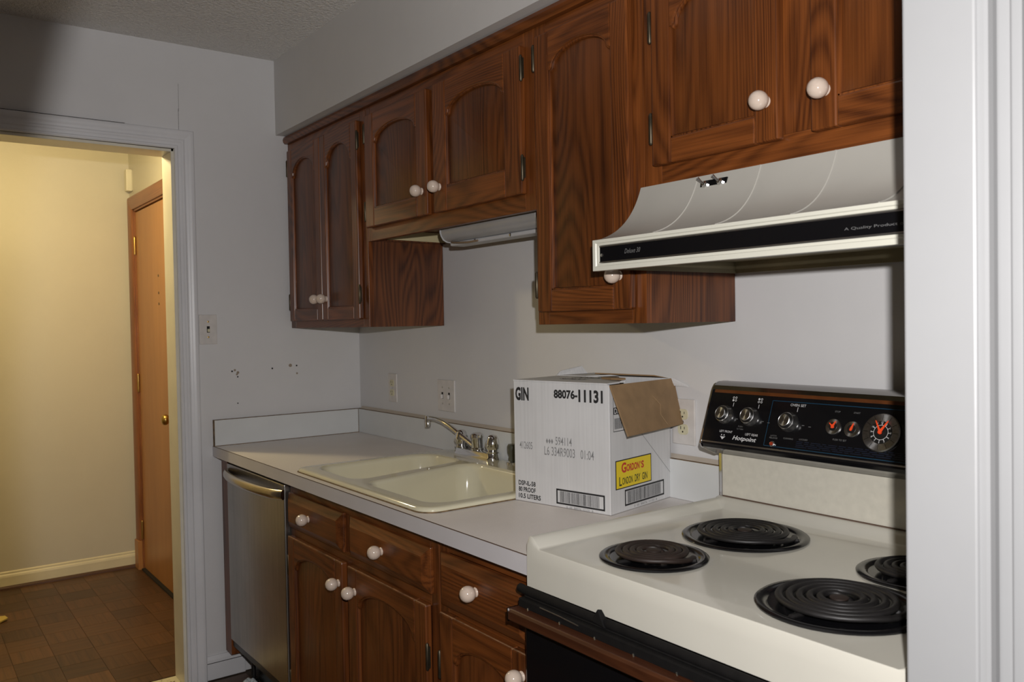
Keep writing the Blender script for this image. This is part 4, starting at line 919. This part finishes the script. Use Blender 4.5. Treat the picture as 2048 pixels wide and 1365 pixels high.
# top: front flap lying shut, with a ragged rear edge
rag = [(0.0, 0.0), (WB-0.006, 0.0), (WB-0.004, 0.05), (WB-0.012, 0.062), (WB-0.006, 0.075), (WB-0.03, 0.085), (WB-0.05, 0.118), (WB-0.10, 0.128), (WB-0.16, 0.150), (0.0, 0.148)]
ff = mk('top_flap', MB().prism(rag, lambda p, q, h: BP(p, q, HB+h+0.018*q), 0.0, 0.0035), CARTON, bx)
ff2 = mk('top_flap', MB().prism([(0.0, 0.15), (0.10, 0.152), (0.15, DBx-0.01), (0.13, DBx), (0.0, DBx)], lambda p, q, h: BP(p, q, HB+h+0.004), 0.0, 0.0035), CARTON, bx)
mb = MB(); xT = e1; 
text_add(mb, 'LONDON DRY GIN', BP(0.105, 0.092, HB+0.0062), e1, e2, zU, 0.12, 0.030, 0.01); text_add(mb, '80 PROOF', BP(0.105, 0.048, HB+0.0056), e1, e2, zU, 0.08, 0.026, 0.01)
mk('flap_print', mb, INK, ff)
# inside: kraft edges of inner flap, rear flap half raised
mk('inner_flap', MB().add([BP(0.10, DBx-0.004, HB), BP(WB-0.004, DBx-0.004, HB), BP(WB-0.012, DBx-0.060, HB+0.008), BP(0.085, DBx-0.075, HB+0.010), BP(0.10, DBx-0.001, HB), BP(WB-0.004, DBx-0.001, HB), BP(WB-0.012, DBx-0.058, HB+0.011), BP(0.085, DBx-0.073, HB+0.013)], [(0, 1, 2, 3), (7, 6, 5, 4), (0, 4, 5, 1), (1, 5, 6, 2), (2, 6, 7, 3), (3, 7, 4, 0)]), KRAFT, bx)
mk('torn_edge', MB().prism([(WB-0.10, 0.100), (WB-0.045, 0.070), (WB-0.008, 0.060), (WB-0.006, 0.078), (WB-0.04, 0.092), (WB-0.055, 0.115), (WB-0.095, 0.125)], lambda p, q, h: BP(p, q, HB+h+0.05*(p-WB+0.1)*0.5), 0.005, 0.010), KRAFT, bx)
# long kraft flap folded down over the right side
hA, hB_ = BP(WB, 0.000, HB-0.002), BP(WB, DBx+0.012, HB-0.002)
LF = 1.0
dn = e1*0.050-zU*0.117; dn2 = e1*0.034-zU*0.117; fv = [hA, hB_, hB_+dn2-e2*0.012, hA+dn]
nn = (fv[1]-fv[0]).cross(fv[3]-fv[0]).normalized(); nn = nn if nn.dot(e1) > 0 else -nn
kf = mk('side_flap', MB().add(fv+[v+nn*0.004 for v in fv], [(0, 1, 2, 3), (7, 6, 5, 4), (0, 4, 5, 1), (1, 5, 6, 2), (2, 6, 7, 3), (3, 7, 4, 0)]), KRAFT, bx)
mid = [hA.lerp(hB_, t)+dn*(LF*s)+nn*0.0046 for t, s in ((0.55, 0.30), (0.62, 0.50), (0.57, 0.70), (0.62, 0.92))]
mk('tape_scuff', MB().tube(mid, 0.0010, 5), plain('scuff_kraft', (0.31, 0.20, 0.105), 0.8), kf)
# torn white rear flap, drooping behind at the right; stub standing at the left rear
rv = [BP(WB-0.06, DBx, HB), BP(WB+0.010, DBx+0.0, HB-0.004), BP(WB+0.052, DBx+0.002, HB-0.022), BP(WB+0.010, DBx+0.004, HB-0.020)]
mk('back_flap', MB().add(rv+[v+zU*0.004 for v in rv], [(0, 1, 2, 3), (7, 6, 5, 4), (0, 4, 5, 1), (1, 5, 6, 2), (2, 6, 7, 3), (3, 7, 4, 0)]), CARTON, bx)
lv = [BP(0.0, DBx-0.02, HB+0.002), BP(0.0, DBx-0.14, HB+0.002), BP(-0.012, DBx-0.11, HB+0.018), BP(-0.014, DBx-0.035, HB+0.028)]
mk('back_flap', MB().add(lv+[v+e1*0.003 for v in lv], [(0, 1, 2, 3), (7, 6, 5, 4), (0, 4, 5, 1), (1, 5, 6, 2), (2, 6, 7, 3), (3, 7, 4, 0)]), CARTON, bx)
# printing: front face
def ft(mb, s, sa, ta, w, h, bold=0.0, align='L', face='F', shear=0):
    if face == 'F': o, xd, nd, wd = BP(0, 0, HB), e1, -e2, WB
    else: o, xd, nd, wd = BP(WB, 0, HB), e2, e1, DBx
    text_add(mb, s, o+xd*(sa*wd)-zU*(ta*HB), xd, zU, nd, w*wd, h*HB, bold, shear, align)
ip = MB(); gp = MB(); big = MB(); num = MB(); lot = MB(); bc = MB(); bcn = MB()
ft(big, 'GIN', 0.022, 0.160, 0.150, 0.112, 0.042); ft(num, '88076-', 0.445, 0.125, 0.245, 0.072, 0.040); ft(num, '11131', 0.700, 0.145, 0.240, 0.100, 0.040)
ft(ip, 'DSP-IL-58', 0.042, 0.865, 0.190, 0.040, 0.026); ft(ip, '80 PROOF', 0.042, 0.918, 0.190, 0.040, 0.026); ft(ip, '10.5 LITERS', 0.042, 0.972, 0.245, 0.040, 0.026)
ft(lot, '412605', 0.062, 0.558, 0.142, 0.060, 0.004); ft(gp, '594114', 0.455, 0.500, 0.170, 0.066, 0.004); ft(gp, 'L6 334R9003   01:04', 0.335, 0.590, 0.510, 0.072, 0.004)
for k in range(3):
    c = BP(0, 0, HB)+e1*((0.365+0.027*k)*WB)-zU*(0.475*HB)-e2*0.0005
    gp.add([c+e1*0.0035, c+zU*0.007, c-e1*0.0035, c-zU*0.007], [(0, 1, 2, 3)])
def barcode(mb, face, s0, s1, t0, t1, bw=0.0042):
    if face == 'F': o, xd, nd, wd = BP(0, 0, HB), e1, -e2, WB
    else: o, xd, nd, wd = BP(WB, 0, HB), e2, e1, DBx
    x0, x1, y0, y1 = s0*wd, s1*wd, -t1*HB, -t0*HB
    for q in ((x0, x1, y0, y0+bw), (x0, x1, y1-bw, y1), (x0, x0+bw, y0, y1), (x1-bw, x1, y0, y1)): quad_add(mb, o, xd, zU, nd, *q)
    x = x0+0.012; rnd = random.Random(5)
    while x < x1-0.016:
        w = rnd.choice((0.0008, 0.0008, 0.0018)); quad_add(mb, o, xd, zU, nd, x, x+w, y0+bw+0.001, y1-bw-0.001); x += w+rnd.choice((0.0008, 0.0016, 0.0010))
barcode(bc, 'F', 0.455, 0.945, 0.850, 0.972)
ft(bcn, '0  00  88076  11131  8', 0.56, 1.000-0.003, 0.27, 0.018, 0)
for nm, m_, mt in (('title_lettering', big, INK), ('number_lettering', num, INK), ('proof_lettering', ip, INK), ('lot_number', lot, INKG), ('date_code', gp, INKG), ('barcode', bc, INK), ('barcode_digits', bcn, INKG)): mk(nm, m_, mt, fw)
# right face
rp = MB(); rg_ = MB(); rbc = MB(); rbn = MB()
barcode(rbc, 'R', 0.215, 0.865, 0.830, 0.958)
ft(rbn, '0  00  88076  11131  8', 0.36, 0.985, 0.38, 0.018, 0, 'L', 'R')
oR = BP(WB, 0, HB)
def rq(mb, s0, s1, t0, t1, lift=0.0004): quad_add(mb, oR, e2, zU, e1, s0*DBx, s1*DBx, -t1*HB, -t0*HB, lift)
fb = 0.008
for q in ((0.055, 0.060, 0.06, 0.365), (0.055, 0.45, 0.36, 0.365), (0.055, 0.20, 0.065, 0.070), (0.055, 0.20, 0.105, 0.108)): rq(rp, *q)
rq(rp, 0.055, 0.30, 0.178, 0.232)
for k in range(5): rq(rp, 0.08, 0.082+0.05*1, 0.262+0.004*k, 0.263+0.004*k) if False else None
x = 0.075
while x < 0.19: rq(rp, x, x+0.007, 0.262, 0.345); x += 0.0135
# crease: a thin dark slit where the board is cut
c0, c1 = oR+e2*(0.50*DBx)-zU*(0.42*HB), oR+e2*(0.995*DBx)-zU*(0.80*HB); dd = (c1-c0).normalized(); w2 = dd.cross(e1)*0.0006
rg_.add([c0+w2+e1*.0004, c1+w2+e1*.0004, c1-w2+e1*.0004, c0-w2+e1*.0004], [(0, 1, 2, 3)])
mk('panel_print', rp, INK, rw); mk('crease', rg_, INKG, rw); mk('barcode', rbc, INK, rw); mk('barcode_digits', rbn, INKG, rw)
dm = MB(); ft(dm, 'DR', 0.068, 0.226, 0.085, 0.042, 0.02, 'L', 'R'); dm.v = [tuple(Vector(v)+e1*0.0004) for v in dm.v]; mk('band_lettering', dm, CARTON, rw)
lb = MB(); rq(lb, 0.075, 0.650, 0.590, 0.815, 0.0005); mk('label_border', lb, INK, rw)
lb = MB(); rq(lb, 0.087, 0.638, 0.598, 0.807, 0.0008); mk('yellow_label', lb, YELLOW, rw)
def rt_(mb, s, sa, ta, w, h, bold):
    o = oR+e2*(sa*DBx)-zU*(ta*HB)+e1*0.0006; text_add(mb, s, o, e2, zU, e1, w*DBx, h*HB, bold)
rd = MB(); rt_(rd, 'G', 0.165, 0.694, 0.075, 0.080, 0.035); rt_(rd, 'ORDON', 0.245, 0.690, 0.205, 0.058, 0.035); rt_(rd, "'", 0.458, 0.650, 0.010, 0.018, 0.03); rt_(rd, 'S', 0.478, 0.690, 0.045, 0.058, 0.035)
mk('red_lettering', rd, REDINK, rw)
gd = MB(); rt_(gd, 'L', 0.128, 0.790, 0.040, 0.070, 0.02); rt_(gd, 'ONDON', 0.175, 0.786, 0.165, 0.056, 0.015); rt_(gd, 'DRY', 0.372, 0.786, 0.090, 0.058, 0.015); rt_(gd, 'GIN', 0.492, 0.786, 0.085, 0.058, 0.015)
mk('dark_lettering', gd, GREENINK, rw)
